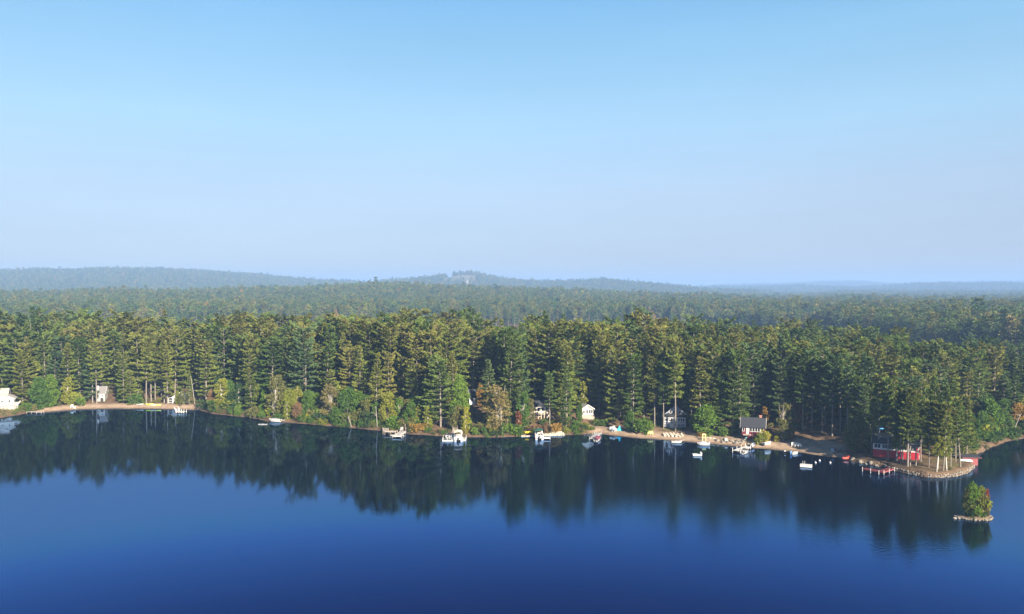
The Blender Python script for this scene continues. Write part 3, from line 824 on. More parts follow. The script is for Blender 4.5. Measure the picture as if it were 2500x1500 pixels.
for k in range(30):
    x = -3.1 + k * 0.25
    lt.bar((x, -4.72, -0.6), (x + 0.9 if x < 3.4 else x, -4.72, 1.3), 0.05, 0.03); lt.bar((x + 0.9 if x < 3.4 else x, -4.76, -0.6), (x, -4.76, 1.3), 0.05, 0.03)
for k in range(6): lt.bar((-3.2 + k * 1.5, -4.74, -1.0), (-3.2 + k * 1.5, -4.74, 1.35), 0.14, 0.14)
lt.build('lattice', M['white'], deck)

r.scale = (0.85, 0.85, 0.85)

# narrow white cottage on the left beach
r = house_root('narrow_cottage', 241, 981, 14, 'narrow two storey white cottage with grey roof and arched dark doorway', 'cottage', 2.4)
wo, ro = gable(r, 3.2, 4.4, 3.4, 2.2, 'x', 'white_board', 'roof_grey', 0.3)
window(r, 'f', -0.75, 2.45, 0.55, 0.75, 2.2, bars=2); window(r, 'f', 0.75, 2.45, 0.55, 0.75, 2.2, bars=2)
chimney(ro, -1.35, -0.9, 3.5, 6.0, 'white', 0.75)
ar = [(0.55 + 0.55 * math.cos(a), 1.0 + 0.5 * math.sin(a)) for a in np.linspace(0, math.pi, 9)]
MB().prism([(1.10, 0.0)] + ar + [(0.0, 0.0)], 'y', -2.26, -2.203).build('door', M['dark'], r)

# white gabled cottage under the pines by the beach
r = house_root('beach_cottage', 431, 985, 10, 'white gabled cottage with two windows and a dark screened porch behind the sandy cove', 'cottage', 3.0)
gable(r, 5.0, 6, 2.5, 1.6, 'y', 'white_board', 'roof_pale', 0.45, x0=0.6)
window(r, 'f', -0.5, 1.45, 1.3, 1.2, 3.0, bars=2); window(r, 'f', 1.6, 1.45, 1.3, 1.2, 3.0, bars=2)
pf = MB()
for x in (-3.4, -1.95): pf.bar((x, -3.0, -1), (x, -3.0, 2.3), 0.12, 0.12)
for z in (0.35, 1.2, 2.25): pf.bar((-3.4, -3.0, z), (-1.95, -3.0, z), 0.12, 0.10)
po = pf.build('porch', M['white'], r)
MB().box(-2.68, -0.6, 1.1, 1.42, 4.7, 2.3).build('screen', M['dark'], po)
MB().box(-2.72, -0.5, 2.42, 2.0, 5.4, 0.14).build('porch_roof', M['roof_dark'], r)

# pale blue-grey house back in the gap between the pines
r = house_root('shaded_house', 1161, 988, 4, 'pale grey house with dark blue roof in the shaded gap between tall pines', 'house', 2.6)
wo, ro = gable(r, 4.6, 5, 2.6, 2.2, 'x', 'palegrey_board', 'roof_dark', 0.35)
for x in (-1.4, 0.0, 1.3): window(r, 'f', x, 1.6, 0.6, 1.2, 2.5)
chimney(ro, 1.5, -0.5, 3.4, 5.5, 'white', 0.5)
MB().box(-0.3, -3.2, -0.35, 4.9, 1.3, 0.7).build('deck', M['woodp'], r)

# cream cottage with the deck
r = house_root('cream_cottage', 1319, 1022, 4, 'cream cottage with flat dark roof and timber front deck among the pines', 'cottage', 4.2)
gable(r, 5.8, 5.4, 3.9, 1.2, 'x', 'cream_board', 'roof_dark', 0.5)
for x in (-2.0, -0.7, 0.7, 2.0): window(r, 'f', x, 2.75, 0.75, 1.25, 2.7)
dk = MB().box(0, -3.7, 1.45, 6.0, 1.9, 0.14).build('deck', M['wood'], r)
rl = MB()
for k in range(7): rl.bar((-2.95 + k * 0.98, -4.6, -1.4), (-2.95 + k * 0.98, -4.6, 2.4), 0.13, 0.13)
rl.bar((-3, -4.6, 2.42), (3, -4.6, 2.42), 0.12, 0.1); rl.bar((-3, -4.6, 1.85), (3, -4.6, 1.85), 0.08, 0.06)
rl.build('railing', M['beige'], dk)
st = MB()
for k in range(8): st.box(2.9 + 0.28 * k, -5.0, 1.35 - 0.24 * k, 0.32, 1.0, 0.07)
st.bar((2.8, -5.45, 1.3), (5.0, -5.45, -0.6), 0.08, 0.22); st.bar((2.8, -4.55, 1.3), (5.0, -4.55, -0.6), 0.08, 0.22)
st.build('stairs', M['woodp'], dk)

# small white cottage on the bank
r = house_root('white_cottage', 1431, 1023, 14, 'small white gabled cottage with two tall windows on a timber base', 'cottage', 3.0)
gable(r, 3.9, 4.6, 3.3, 1.2, 'y', 'white_board', 'roof_pale', 0.4)
for x in (-0.2, 0.75, 1.45): window(r, 'f', x, 2.25, 0.55, 1.15, 2.3)
window(r, 'f', -1.35, 2.25, 0.7, 0.9, 2.3, bars=2)
MB().box(-0.3, -2.75, 1.35, 4.6, 0.9, 0.14).build('deck', M['white'], r)
sk = MB()
for k in range(16): sk.bar((-2.5 + k * 0.3, -3.15, -1.2), (-2.5 + k * 0.3, -3.15, 1.28), 0.16, 0.05)
sk.build('skirting', M['woodp'], r)

# grey two-storey cottage
r = house_root('grey_cottage', 1648, 1046, -9, 'grey shingled two storey cottage with white trimmed porch windows and a front gable', 'cottage', 1.6)
gable(r, 6.0, 5.5, 4.3, 2.5, 'y', 'grey_board', 'roof_dark', 0.4, y0=3.6, x0=0.5, trim='shade_grey_trim')
MB().box(0, 0, 0.7, 6.9, 2.2, 5.4).build('porch_wall', M['grey_board'], r)
MB().prism([(-1.45, 3.42), (1.0, 4.25), (1.0, 4.40), (-1.45, 3.57)], 'x', -3.75, 3.75).build('porch_roof', M['roof_dark'], r)
tb = MB()
for z, h_ in ((3.27, 0.24), (1.95, 0.14), (1.42, 0.10)): tb.box(0, -1.13, z, 6.92, 0.05, h_)
for x in (-3.4, -1.35, -0.05, 1.0, 3.4): tb.box(x, -1.135, 1.65, 0.16, 0.05, 3.0)
tb.build('trim', M['white'], r)
for x in (-2.3,): window(r, 'f', x, 2.55, 1.0, 0.8, 1.1, bars=2)
for x in (-0.75, 0.48, 1.5, 2.2, 2.9): window(r, 'f', x, 2.58, 0.62 if x < 0 else 0.5, 1.0, 1.1)
for x in (-0.85, 0.45, 1.4, 2.1, 2.8): window(r, 'f', x, 1.70, 0.5, 0.34, 1.1)
door(r, 'f', -0.7, 0.05, 0.95, 1.25, 1.1); door(r, 'f', 0.62, 0.05, 0.3, 1.25, 1.1)
window(r, 'f', -2.2, 0.95, 0.5, 0.4, 1.1); window(r, 'f', 1.7, 0.80, 0.55, 0.45, 1.1)
for x in (-1.3, -0.35, 0.6, 1.5): window(r, 'f', x + 0.3, 4.85, 0.5, 0.9, -0.85)

# dark red cottage
r = house_root('dark_red_cottage', 1846, 1074, -20, 'dark red cottage with dark roof and a white row of windows above the beach', 'cottage', 2.6)
wo, ro = gable(r, 6.3, 5.2, 3.9, 2.1, 'x', 'darkred_board', 'roof_dark', 0.45)
for x in (-0.6, 0.15, 0.9, 1.65): window(r, 'f', x, 2.95, 0.58, 1.0, 2.6)
window(r, 'f', 2.55, 2.9, 0.85, 1.05, 2.6); window(r, 'f', -2.7, 2.9, 0.45, 1.0, 2.6)
door(r, 'f', -1.55, 1.6, 0.7, 1.9, 2.6)
MB().bar((-0.1, -2.66, -1), (-0.1, -2.66, 2.2), 0.1, 0.1).build('post', M['woodp'], r)
MB().box(-1.6, -3.3, 1.45, 2.2, 1.3, 0.14).build('landing', M['woodp'], r)
chimney(ro, 2.0, 0.6, 4.8, 6.7, 'brick', 0.7)

# bright red house on the point
r = house_root('red_house', 2206, 1121, -31, 'long bright red house with white window band on the wooded point', 'house', 3.6)
wo, ro = gable(r, 11.2, 6.6, 4.2, 1.9, 'x', 'red_board', 'roof_dark', 0.5)
r.scale = (0.95, 1, 0.9)
bd = MB().box(0, -3.33, 3.95, 11.2, 0.06, 0.28).box(0, -3.33, 2.32, 11.2, 0.06, 0.26)
for x in (-5.5, -3.55, -1.9, -0.3, 1.3, 2.9, 5.5): bd.box(x, -3.328, 3.13, 0.2, 0.05, 1.4)
bd.build('window_band', M['white'], r)
for x in (-4.5, -2.7, -1.1, 0.5, 2.1, 4.2): window(r, 'f', x, 3.13, 1.25 if x not in (-4.5, 4.2) else 1.5, 1.12, 3.3, bars=2)
window(r, 'r', 0.4, 2.6, 1.1, 1.0, 5.6, bars=2)
chimney(ro, -1.0, 0.5, 5.6, 7.6, 'alu', 0.35)
door(r, 'r', -1.9, 0.1, 0.95, 2.0, 5.6)

# low faded-red boathouse at the tip
bx, by = water_pt(2372, 1137)
r = empty('boathouse', (bx, by + 1.4, 0), R(-9), 'low faded red boathouse with flat overhanging roof at the tip of the point', 'boathouse')
MB().box(0, 0, 0.75, 3.6, 2.4, 2.3).build('wall', M['pink_board'], r)
MB().prism([(-1.5, 1.95), (1.5, 2.3), (1.5, 2.44), (-1.5, 2.09)], 'x', -2.1, 2.6).build('roof', M['roof_dark'], r)
MB().box(0.25, -1.53, 2.0, 4.7, 0.05, 0.10).build('trim', M['pink_board'], r)
MB().box(1.83, 0.1, 0.85, 0.06, 1.7, 1.7).build('door', M['dark'], r)  # flat dark panel for the dark right-hand end face
FOOT.append((bx, by, 4))

# white farmhouse up on the far hill
hx, hy = (1141 - CX) / F * 3120, 3120.0
r = empty('far_farmhouse', (hx, hy, hz(hx, hy)), R(20), 'tiny white farmhouse below the open field on the far hill', 'house')
r.scale = (0.55, 0.6, 0.85)
gable(r, 11, 9, 13.0, 3.5, 'x', 'white_board', 'roof_pale', 0.4, base=-4)
for x in (-3.2, 0.0, 3.2): window(r, 'f', x, 10.5, 1.2, 1.8, 4.5)

# ------------------------------------------------------------------ boats
def hull_rings(L, B, D, rake=0.12, pinch=1.0, transom=0.85, n=13, sheer=0.18, double=False):
    rings = []
    for i in range(n):
        s = i / (n - 1)
        if double: b = B / 2 * max(0.03, math.sin(math.pi * min(max(s, 0.01), 0.99)) ** 0.62)
        else: b = B / 2 * max(0.03, (1 - max(0.0, (s - 0.35) / 0.65) ** 2.2) * (transom + (1 - transom) * min(1, s / 0.35)))
        x = -L / 2 + L * s
        zt = D * (1 + sheer * (2 * s - 0.7) ** 2 * (1 if s > 0.35 or double else 0.15))
        zk = D * (0.05 + (0.75 * max(0, (s - 0.72) / 0.28) ** 2 if not double else 0.55 * abs(2 * s - 1) ** 5))
        t = min(0.07, b * 0.3)
        rings.append([(x, b, zt), (x, b * 0.78, zk + D * 0.25), (x, 0, zk), (x, -b * 0.78, zk + D * 0.25), (x, -b, zt), (x, -b + t, zt + 0.015), (x, -(b - t) * 0.8, zk + D * 0.38), (x, (b - t) * 0.8, zk + D * 0.38), (x, b - t, zt + 0.015)])
    return rings
def outboard(root, L, z=0.45, m='black'):
    o = MB().box(-L / 2 - 0.22, 0, z + 0.55, 0.42, 0.30, 0.5, taper=0.8).box(-L / 2 - 0.2, 0, z - 0.1, 0.16, 0.1, 0.9)
    ob = o.build('outboard', M[m], root)
    return ob
def motorboat(x, y, rz, L, B, label, hullm='gel', cover=None, windshield=True, z=-0.15, D=0.95, motor='black'):
    r = empty('motorboat', (x, y, z), R(rz), label, 'boat')
    MB().loft(hull_rings(L, B, D)).build('hull', M[hullm], r)
    MB().box(0.1 * L, 0, D * 0.86, L * 0.30, B * 0.74, 0.08).box(0.28 * L, 0, D * 0.97, L * 0.16, B * 0.5, 0.08).build('foredeck', M['gel'], r)
    MB().box(-0.3 * L, 0, D * 0.72, 0.5, B * 0.68, 0.4).box(-0.12 * L, B * 0.2, D * 0.75, 0.45, 0.45, 0.5).box(-0.12 * L, -B * 0.2, D * 0.75, 0.45, 0.45, 0.5).build('seats', M['whitecanvas'], r)
    if windshield:
        MB().loft([[(0.02 * L, -B * 0.40, D), (0.09 * L, -B * 0.36, D), (0.05 * L, -B * 0.34, D + 0.42), (0.01 * L, -B * 0.36, D + 0.42)], [(0.10 * L, 0, D), (0.15 * L, 0, D), (0.09 * L, 0, D + 0.45), (0.06 * L, 0, D + 0.45)], [(0.02 * L, B * 0.40, D), (0.09 * L, B * 0.36, D), (0.05 * L, B * 0.34, D + 0.42), (0.01 * L, B * 0.36, D + 0.42)]]).build('windshield', M['glass'], r)
    if cover:
        rg = []
        for i in range(9):
            s = i / 8; xx = -L * 0.47 + L * 0.88 * s
            b = B / 2 * 1.03 * (1 - max(0, (s - 0.45) / 0.6) ** 2.2)
            hgt = D + 0.10 + 0.42 * math.sin(math.pi * min(1, s * 1.05)) ** 0.8
            rg.append([(xx, b, D * 0.9), (xx, b * 0.75, D * 0.95 + (hgt - D) * 0.55), (xx, 0, hgt), (xx, -b * 0.75, D * 0.95 + (hgt - D) * 0.55), (xx, -b, D * 0.9)])
        MB().loft(rg).build('cover', M[cover], r)
    if motor: outboard(r, L, D * 0.5, motor)
    return r
def pontoon(x, y, rz, L, B, label, canopy='beige', cover=None, fence='gel'):
    r = empty('pontoon_boat', (x, y, 0), R(rz), label, 'boat')
    for s in (-1, 1):
        t = MB().tube([(-L / 2, s * B * 0.36, 0.15), (L * 0.38, s * B * 0.36, 0.15), (L * 0.5, s * B * 0.36, 0.30)], [0.32, 0.32, 0.08], 12)
        t.build('pontoon', M['alu'], r)
    MB().box(0, 0, 0.56, L * 0.94, B, 0.14).build('deck', M['greydeck'], r)
    f = MB()
    for s in (-1, 1): f.box(0, s * (B / 2 - 0.04), 0.98, L * 0.9, 0.06, 0.66)
    for s in (-1, 1): f.box(s * L * 0.45, 0, 0.98, 0.06, B - 0.2, 0.66)
    f.build('fence', M[fence], r)
    st = MB()
    for px in (-0.3, 0.25):
        for s in (-1, 1): st.box(px * L, s * B * 0.30, 0.86, L * 0.22, 0.6, 0.46).box(px * L, s * B * 0.41, 1.16, L * 0.22, 0.16, 0.4)
    st.build('seats', M['whitecanvas'], r)
    if cover:
        rg = []
        for i in range(7):
            s = i / 6; xx = -L * 0.46 + L * 0.92 * s; hh = 1.35 + 0.35 * math.sin(math.pi * s)
            rg.append([(xx, B * 0.51, 1.0), (xx, B * 0.3, hh), (xx, 0, hh + 0.15), (xx, -B * 0.3, hh), (xx, -B * 0.51, 1.0)])
        MB().loft(rg).build('cover', M[cover], r)
    if canopy:
        c = MB()
        for s in (-1, 1):
            for q in (-0.2, 0.22): c.tube([(q * L * 0.7, s * B * 0.46, 1.2), (q * L, s * B * 0.44, 2.5)], 0.03, 5)
        fr = c.build('canopy_frame', M['alu'], r)
        rg = []
        for i in range(5):
            yy = -B * 0.5 + B * i / 4; zz = 2.5 + 0.22 * math.sin(math.pi * i / 4)
            rg.append([(-L * 0.3, yy, zz - 0.06), (L * 0.3, yy, zz - 0.06), (L * 0.3, yy, zz + 0.02), (0, yy, zz + 0.07), (-L * 0.3, yy, zz + 0.02)])
        MB().loft(rg).build('canopy', M[canopy], r)
    outboard(r, L, 0.45)
    return r
def small_hull(name, u, v, rz, L, B, D, m, label, cat, double=True, tilt=0.0, seat=None, wet=False, roll=0.0, group=None, lift=0.0):
    x, y, z = (*water_pt(u, v), -0.08) if wet else at(u, v)
    r = empty(name, (x, y, z + lift), R(rz), label, cat, group)
    r.rotation_euler = (R(roll), R(tilt), R(rz))
    MB().loft(hull_rings(L, B, D, double=double, transom=0.8)).build('hull', M[m], r, False)
    if seat:
        MB().box(-0.05 * L, 0, D * 0.72, 0.5, B * 0.62, 0.06).box(-0.12 * L, 0, D * 0.95, 0.06, B * 0.5, 0.3).build('seat', M[seat], r)
    return r

def yaw(u, v, u2, v2):
    a, b = water_pt(u, v), water_pt(u2, v2)
    return math.degrees(math.atan2(b[1] - a[1], b[0] - a[0]))

# covered boat and its float by the long wooded bank
x, y = water_pt(671, 1030)
motorboat(x, y, 165, 4.6, 1.9, 'white covered motorboat moored against the long brushy bank', cover='whitecanvas', windshield=False, motor=None)
x, y = water_pt(690, 1030)
r = empty('small_dock', (x, y, 0), R(-10), 'short grey plank dock beside the white covered motorboat', 'dock')
MB().box(0, 0.5, 0.5, 1.9, 1.3, 0.12).build('deck', M['greydeck'], r)
for sx_ in (-0.85, 0.85):
    for sy_ in (0, 1.0): MB().bar((sx_, sy_, -1), (sx_, sy_, 0.9), 0.1, 0.1).build('post', M['woodp'], r)

def raft(u, v, rz, w, d, label, m='white', ladder=True, h=0.42, box=False):
    x, y = water_pt(u, v)
    r = empty('swim_raft', (x, y, 0), R(rz), label, 'raft')
    MB().box(0, 0, h, w, d, 0.14).build('deck', M[m], r)
    MB().box(0, -d / 2 + 0.06, h - 0.18, w * 0.96, 0.08, 0.26).box(0, d / 2 - 0.06, h - 0.18, w * 0.96, 0.08, 0.26).box(w / 2 - 0.06, 0, h - 0.18, 0.08, d * 0.9, 0.26).box(-w / 2 + 0.06, 0, h - 0.18, 0.08, d * 0.9, 0.26).build('skirt', M[m], r)
    for s in (-1, 1): MB().box(s * w * 0.3, 0, 0.08, w * 0.24, d * 0.8, 0.3).build('float', M['black'], r)
    if ladder:
        l = MB()
        for s in (-0.22, 0.22): l.tube([(-w * 0.2 + s, d / 2, -0.4), (-w * 0.2 + s, d / 2, 1.25), (-w * 0.2 + s, d / 2 - 0.5, 1.2), (-w * 0.2 + s, d / 2 - 0.5, h)], 0.04, 5)
        for q in range(3): l.tube([(-w * 0.2 - 0.22, d / 2, -0.1 + q * 0.3), (-w * 0.2 + 0.22, d / 2, -0.1 + q * 0.3)], 0.03, 5)
        l.build('ladder', M['alu'], r)
    if box: MB().box(w * 0.42, 0, h + 0.32, 0.35, d * 0.98, 0.5).build('bench', M['white'], r)
    return r
raft(642, 1037, -8, 2.9, 1.1, 'low pale float drifting off the brushy bank near the covered motorboat', 'roof_pale', False, 0.15)
raft(1702, 1113, -4, 2.4, 1.5, 'white swim raft with raised end bench off the grey cottage beach', 'white', False, 0.4, True)
raft(1968, 1140, -22, 2.9, 2.3, 'white swim raft with metal ladder anchored off the open beach', 'white', True, 0.42)

# docks
def dock(name, pts, width, label, top=0.55, m='greydeck', posts='woodp', every=2.2, rise=0.45, cat='dock', pr=0.07, side=None, sides=(-1, 1)):
    """a plank walk along picture points, on posts; each straight run is a deck section"""
    P = [Vector((*water_pt(u, v), 0)) for u, v in pts]
    o = P[0].copy()
    r = empty(name, (o.x, o.y, 0), 0, label, cat)
    ps = MB()
    for i in range(len(P) - 1):
        a, b = P[i] - o, P[i + 1] - o
        d = (b - a).normalized(); nrm = Vector((-d.y, d.x, 0))
        L = (b - a).length
        zt = top + 0.003 * i
        sec = MB().bar(a + Vector((0, 0, zt)) - d * (0.0 if i == 0 else width / 2), b + Vector((0, 0, zt)), width, 0.10).build('deck', M[m], r)
        if side:
            MB().bar(a + nrm * (width / 2 + 0.04) + Vector((0, 0, zt - 0.07)), b + nrm * (width / 2 + 0.04) + Vector((0, 0, zt - 0.07)), 0.06, 0.24).bar(a - nrm * (width / 2 + 0.04) + Vector((0, 0, zt - 0.07)), b - nrm * (width / 2 + 0.04) + Vector((0, 0, zt - 0.07)), 0.06, 0.24).build('edge_board', M[side], sec)
        k = max(1, int(round(L / every)))
        for q in range(k + 1):
            for s in sides:
                c = a + d * L * q / k + nrm * s * (width / 2 + 0.05)
                MB().tube([c + Vector((0, 0, -1.4)), c + Vector((0, 0, top + rise))], pr, 6).build('post', M[posts], r)
    return r
dock('footbridge_dock', [(68, 1009), (104, 1010)], 1.2, 'low grey footbridge dock at the mouth of the small inlet', 0.55, 'greydeck', rise=0.1)
dock('beach_dock', [(430, 1001), (434, 1008), (452, 1009)], 1.3, 'white railed dock section lying off the cottage on the sandy cove', 0.5, 'greydeck', 'white', 1.2, 0.75, side='white')
dock('plank_dock', [(941, 1052), (942, 1060), (968, 1061)], 1.6, 'weathered plank dock on tall posts, one of two by the steps in the brush', 0.95, 'wood', every=2.0, rise=0.3, side='woodp')
dock('chair_dock', [(986, 1057), (972, 1066), (961, 1068), (983, 1069)], 1.7, 'grey angled dock with a deck chair on it, beside the plank dock', 0.6, 'greydeck', every=2.0, rise=0.3, side='white')
dock('boat_dock', [(1108, 1066), (1109, 1077)], 1.5, 'grey walkway dock running out between two moored boats below the stairs', 0.6, 'greydeck', 'alu', every=2.6, rise=0.9)
def lift(u0, u1, v, dep, label):
    a, b = Vector((*water_pt(u0, v), 0)), Vector((*water_pt(u1, v), 0))
    r = empty('boat_lift', a, 0, label, 'boat lift')
    d = b - a
    m = MB()
    for z in (0.35, 0.02): m.bar((0, 0, z), (d.x, d.y, z), 0.12, 0.16)
    m.bar((0, dep, 0.3), (d.x, d.y + dep, 0.3), 0.12, 0.14); m.bar((0, 0, 0.27), (0, dep, 0.27), 0.1, 0.12); m.bar((d.x, d.y, 0.27), (d.x, d.y + dep, 0.27), 0.1, 0.12)
    m.build('frame', M['white'], r)
    for c in ((0, 0), (d.x, d.y), (d.x * 0.5, d.y * 0.5), (0, dep), (d.x, d.y + dep)):
        MB().tube([(c[0], c[1], -1.5), (c[0], c[1], 1.3)], 0.07, 6).build('post', M['alu'], r)
lift(1080, 1106, 1078, 3.2, 'white framed boat lift under the red and white boat below the stairs')
lift(1124, 1137, 1077, 3.0, 'small white framed boat lift beside the moored pontoon boat')
x, y = water_pt(1092, 1074)
motorboat(x, y + 1.4, 100, 3.6, 1.9, 'white motorboat with maroon seats resting on the white boat lift', cover=None, z=0.25, windshield=True)
x, y = water_pt(1117, 1078)
pontoon(x, y + 2.6, 96, 6.2, 2.5, 'white pontoon boat with beige canopy moored below the wooden stairs', 'beige', 'whitecanvas')
x, y = water_pt(1316, 1074)
pontoon(x, y + 2.4, 92, 5.6, 2.4, 'white pontoon boat with dark green canopy beside a short white dock', 'green_canvas', None)
dock('white_dock', [(1327, 1073), (1343, 1073)], 1.3, 'short white dock beside the pontoon boat with the green canopy', 0.55, 'white', 'alu', 1.4, 0.55, side='white')
dock('motorboat_dock', [(1462, 1062), (1446, 1076)], 1.7, 'grey dock slanting off the beach beside the maroon covered motorboat', 0.55, 'greydeck', 'alu', 2.6, 0.8)
x, y = water_pt(1461, 1078)
motorboat(x, y + 2, yaw(1452, 1081, 1467, 1068), 5.0, 2.0, 'white motorboat with a maroon cover tied along the slanting grey dock', cover='maroon')
x, y = water_pt(1652, 1082)
motorboat(x, y, -8, 2.9, 1.35, 'small white dinghy with grey seats nosed up to the grey cottage beach', z=-0.08, D=0.6, windshield=False, motor=None)
dock('gangplank', [(1668, 1076), (1659, 1081)], 0.9, 'narrow sandy grey gangplank leading from the beach to the white dinghy', 0.35, 'wood', every=2.5, rise=0.05)
x, y = water_pt(1716, 1087)
motorboat(x, y, 172, 3.2, 1.5, 'small white motorboat with grey bow beached below the bright green maple', cover='bluegrey', D=0.7, windshield=False, motor='alu')
x, y = water_pt(1722, 1088)
dock('long_white_dock', [(1826, 1096), (1795, 1106)], 1.5, 'long white dock on posts reaching out below the dark red cottage', 0.6, 'white', 'white', 2.4, 0.75, side='white')
x, y = water_pt(1819, 1107)
motorboat(x, y + 0.3, yaw(1808, 1111, 1830, 1099), 4.4, 1.9, 'white motorboat with black outboard tied to the long white dock', cover=None)
x, y = water_pt(1940, 1109)
motorboat(x, y, 20, 2.2, 1.3, 'little white skiff with blue stern afloat in front of three white chairs', D=0.65, windshield=False, motor='bluep')
x, y = water_pt(1916, 1106)
r = empty('jet_ski', (x, y, -0.1), R(75), 'white and black jet ski at the edge of the open beach', 'jet ski')
MB().loft(hull_rings(2.1, 0.95, 0.55)).build('hull', M['black'], r)
MB().loft([[(-0.7, -0.25, 0.6), (-0.7, 0.25, 0.6), (-0.7, 0.2, 0.85), (-0.7, -0.2, 0.85)], [(0.1, -0.25, 0.6), (0.1, 0.25, 0.6), (0.1, 0.16, 0.95), (0.1, -0.16, 0.95)], [(0.75, -0.2, 0.6), (0.75, 0.2, 0.6), (0.7, 0.1, 0.75), (0.7, -0.1, 0.75)]]).build('seat', M['gel'], r)
MB().tube([(0.35, 0, 0.8), (0.2, 0, 1.15)], 0.06, 6).tube([(0.2, -0.35, 1.15), (0.2, 0.35, 1.15)], 0.04, 6).build('handlebar', M['black'], r)

# red L-shaped dock with white posts
dock('red_dock', [(2176, 1150), (2150, 1158), (2110, 1150)], 1.5, 'red plank dock bent in an L with white posts beside the point', 0.62, 'reddeck', 'white', 2.4, 0.45, pr=0.06, side='pink_board', sides=(1,))

# small craft and things on the beaches
small_hull('kayak', 217, 997, 5, 3.0, 0.75, 0.4, 'gel', 'white kayak with blue seat lying at the waterline near the narrow cottage', 'kayak', seat='bluep', wet=True)
small_hull('kayak', 341, 989, 0, 2.9, 0.75, 0.38, 'gel', 'white kayak, first in the row pulled up on the sandy cove', 'kayak', seat='dark', group='kayaks on the sandy cove')
small_hull('kayak', 365, 989.5, -3, 3.0, 0.95, 0.42, 'lime', 'lime green kayak lying beside a white one on the sandy cove', 'kayak', seat='dark', group='kayaks on the sandy cove')
small_hull('kayak', 373.5, 991, -3, 2.3, 0.85, 0.40, 'gel', 'white kayak between the lime green and lemon yellow kayaks', 'kayak', seat='dark', group='kayaks on the sandy cove')
small_hull('kayak', 385, 990.5, -4, 2.7, 0.95, 0.42, 'lemon', 'lemon yellow kayak at the end of the row on the sandy cove', 'kayak', seat='dark', group='kayaks on the sandy cove')
small_hull('kayak', 1291, 1061, 2, 3.0, 0.8, 0.55, 'yellow', 'bright yellow kayak lying on the stone ledge above the water', 'kayak', seat='dark', lift=0.3)
small_hull('rowboat', 1875, 1090, 22, 2.6, 1.4, 0.9, 'gel', 'white rowboat hauled out beside the yellow bush on the beach', 'rowboat', double=False, seat='woodp', roll=-22, lift=0.25)
small_hull('canoe', 1838, 1092, 62, 3.2, 0.9, 0.7, 'bluegrey', 'blue grey canoe resting at the foot of the yellow bush', 'canoe', seat='white', lift=0.1)
small_hull('kayak', 1822, 1073, 70, 2.4, 0.8, 0.5, 'teal', 'pale teal kayak on the bank in front of the dark red cottage', 'kayak', seat='dark', lift=0.2, roll=-25)
small_hull('canoe', 2066, 1118, 30, 3.0, 0.9, 0.6, 'redp', 'red canoe lying overturned where the beach meets the rocks', 'canoe', roll=170, lift=0.75)
small_hull('canoe', 2068, 1123, 12, 2.6, 0.8, 0.5, 'redp', 'short red canoe at the waterline below the overturned one', 'canoe', seat='woodp', roll=-15, lift=0.1)
small_hull('rowboat', 2359, 1129, -8, 3.0, 1.2, 0.55, 'gel', 'white dinghy upside down on the bank beside the faded red boathouse', 'rowboat', double=False, roll=172, lift=0.85)

def chair(u, v, rz, m, label, s=1.0, group=None, loc=None):
    x, y, z = loc or at(u, v)
    r = empty('beach_chair', (x, y, z), R(rz), label, 'chair', group); r.scale = (s, s, s)
    MB().loft([[(-0.28, 0.3, 0.26), (0.28, 0.3, 0.26), (0.28, 0.3, 0.31), (-0.28, 0.3, 0.31)], [(-0.28, -0.3, 0.40), (0.28, -0.3, 0.40), (0.28, -0.3, 0.45), (-0.28, -0.3, 0.45)]]).build('seat', M[m], r)
    b = MB()
    for k in range(5): b.bar((-0.24 + 0.12 * k, 0.25, 0.28), (-0.30 + 0.15 * k, 0.55, 1.02 - 0.03 * abs(k - 2)), 0.11, 0.03)
    b.build('backrest', M[m], r)
    for s_ in (-1, 1):
        MB().box(s_ * 0.36, 0.02, 0.60, 0.14, 0.72, 0.04).build('arm', M[m], r)
        MB().bar((s_ * 0.34, -0.28, 0), (s_ * 0.34, -0.28, 0.58), 0.09, 0.05).build('leg', M[m], r)
        MB().bar((s_ * 0.30, 0.55, 0.0), (s_ * 0.30, -0.3, 0.40), 0.05, 0.10).build('leg', M[m], r)
for k, (u, lab) in enumerate(((1936, 'white slatted chair by the yellow bush side, first of three on the open beach'), (1944.5, 'white slatted chair in the middle of the three on the open beach'), (1952, 'white slatted chair last of the three towards the shaded pines'))):
    chair(u, 1091 + k * 0.8, -14, 'white', lab, 1.12, 'three white chairs on the open beach')
chair(176, 997, 30, 'white', 'white reclined chair, higher of the pair at the waterline of the cove', 1.3, 'pair of white chairs on the left cove')
chair(181, 999, -30, 'white', 'white reclined chair nearer the water of the pair on the cove', 1.0, 'pair of white chairs on the left cove')
for k, (u, v, m, lab) in enumerate(((1492, 1052, 'white', 'white chair at the far end of the cluster from the turquoise tarp'), (1497, 1054, 'bluegrey', 'blue grey chair amid the white cluster by the turquoise tarp'), (1502, 1054, 'white', 'white chair in the cluster next to the turquoise tarp'), (1499, 1050, 'white', 'white chair behind the blue grey one near the turquoise tarp'))):
    chair(u, v, rng.uniform(-40, 40), m, lab, 1.15, 'chairs by the turquoise tarp')
for u, v, lab in ((1585, 1062, 'pale yellow chair beside the rounded green shrubs, first of two'), (1591, 1062, 'pale yellow chair nearer the rock border, second of two')):
    chair(u, v, -10, 'yellowp', lab, 1.1, 'two pale yellow beach chairs')
chair(1773, 1079, -10, 'white', 'single white chair on the sand below the tumbled rocks', 0.95)
ox, oy = water_pt(980, 1060)
chair(0, 0, 0, 'roof_pale', 'grey chair with tall back standing on the angled grey dock', 1.3, None, (ox, oy + 0.6, 0.65))
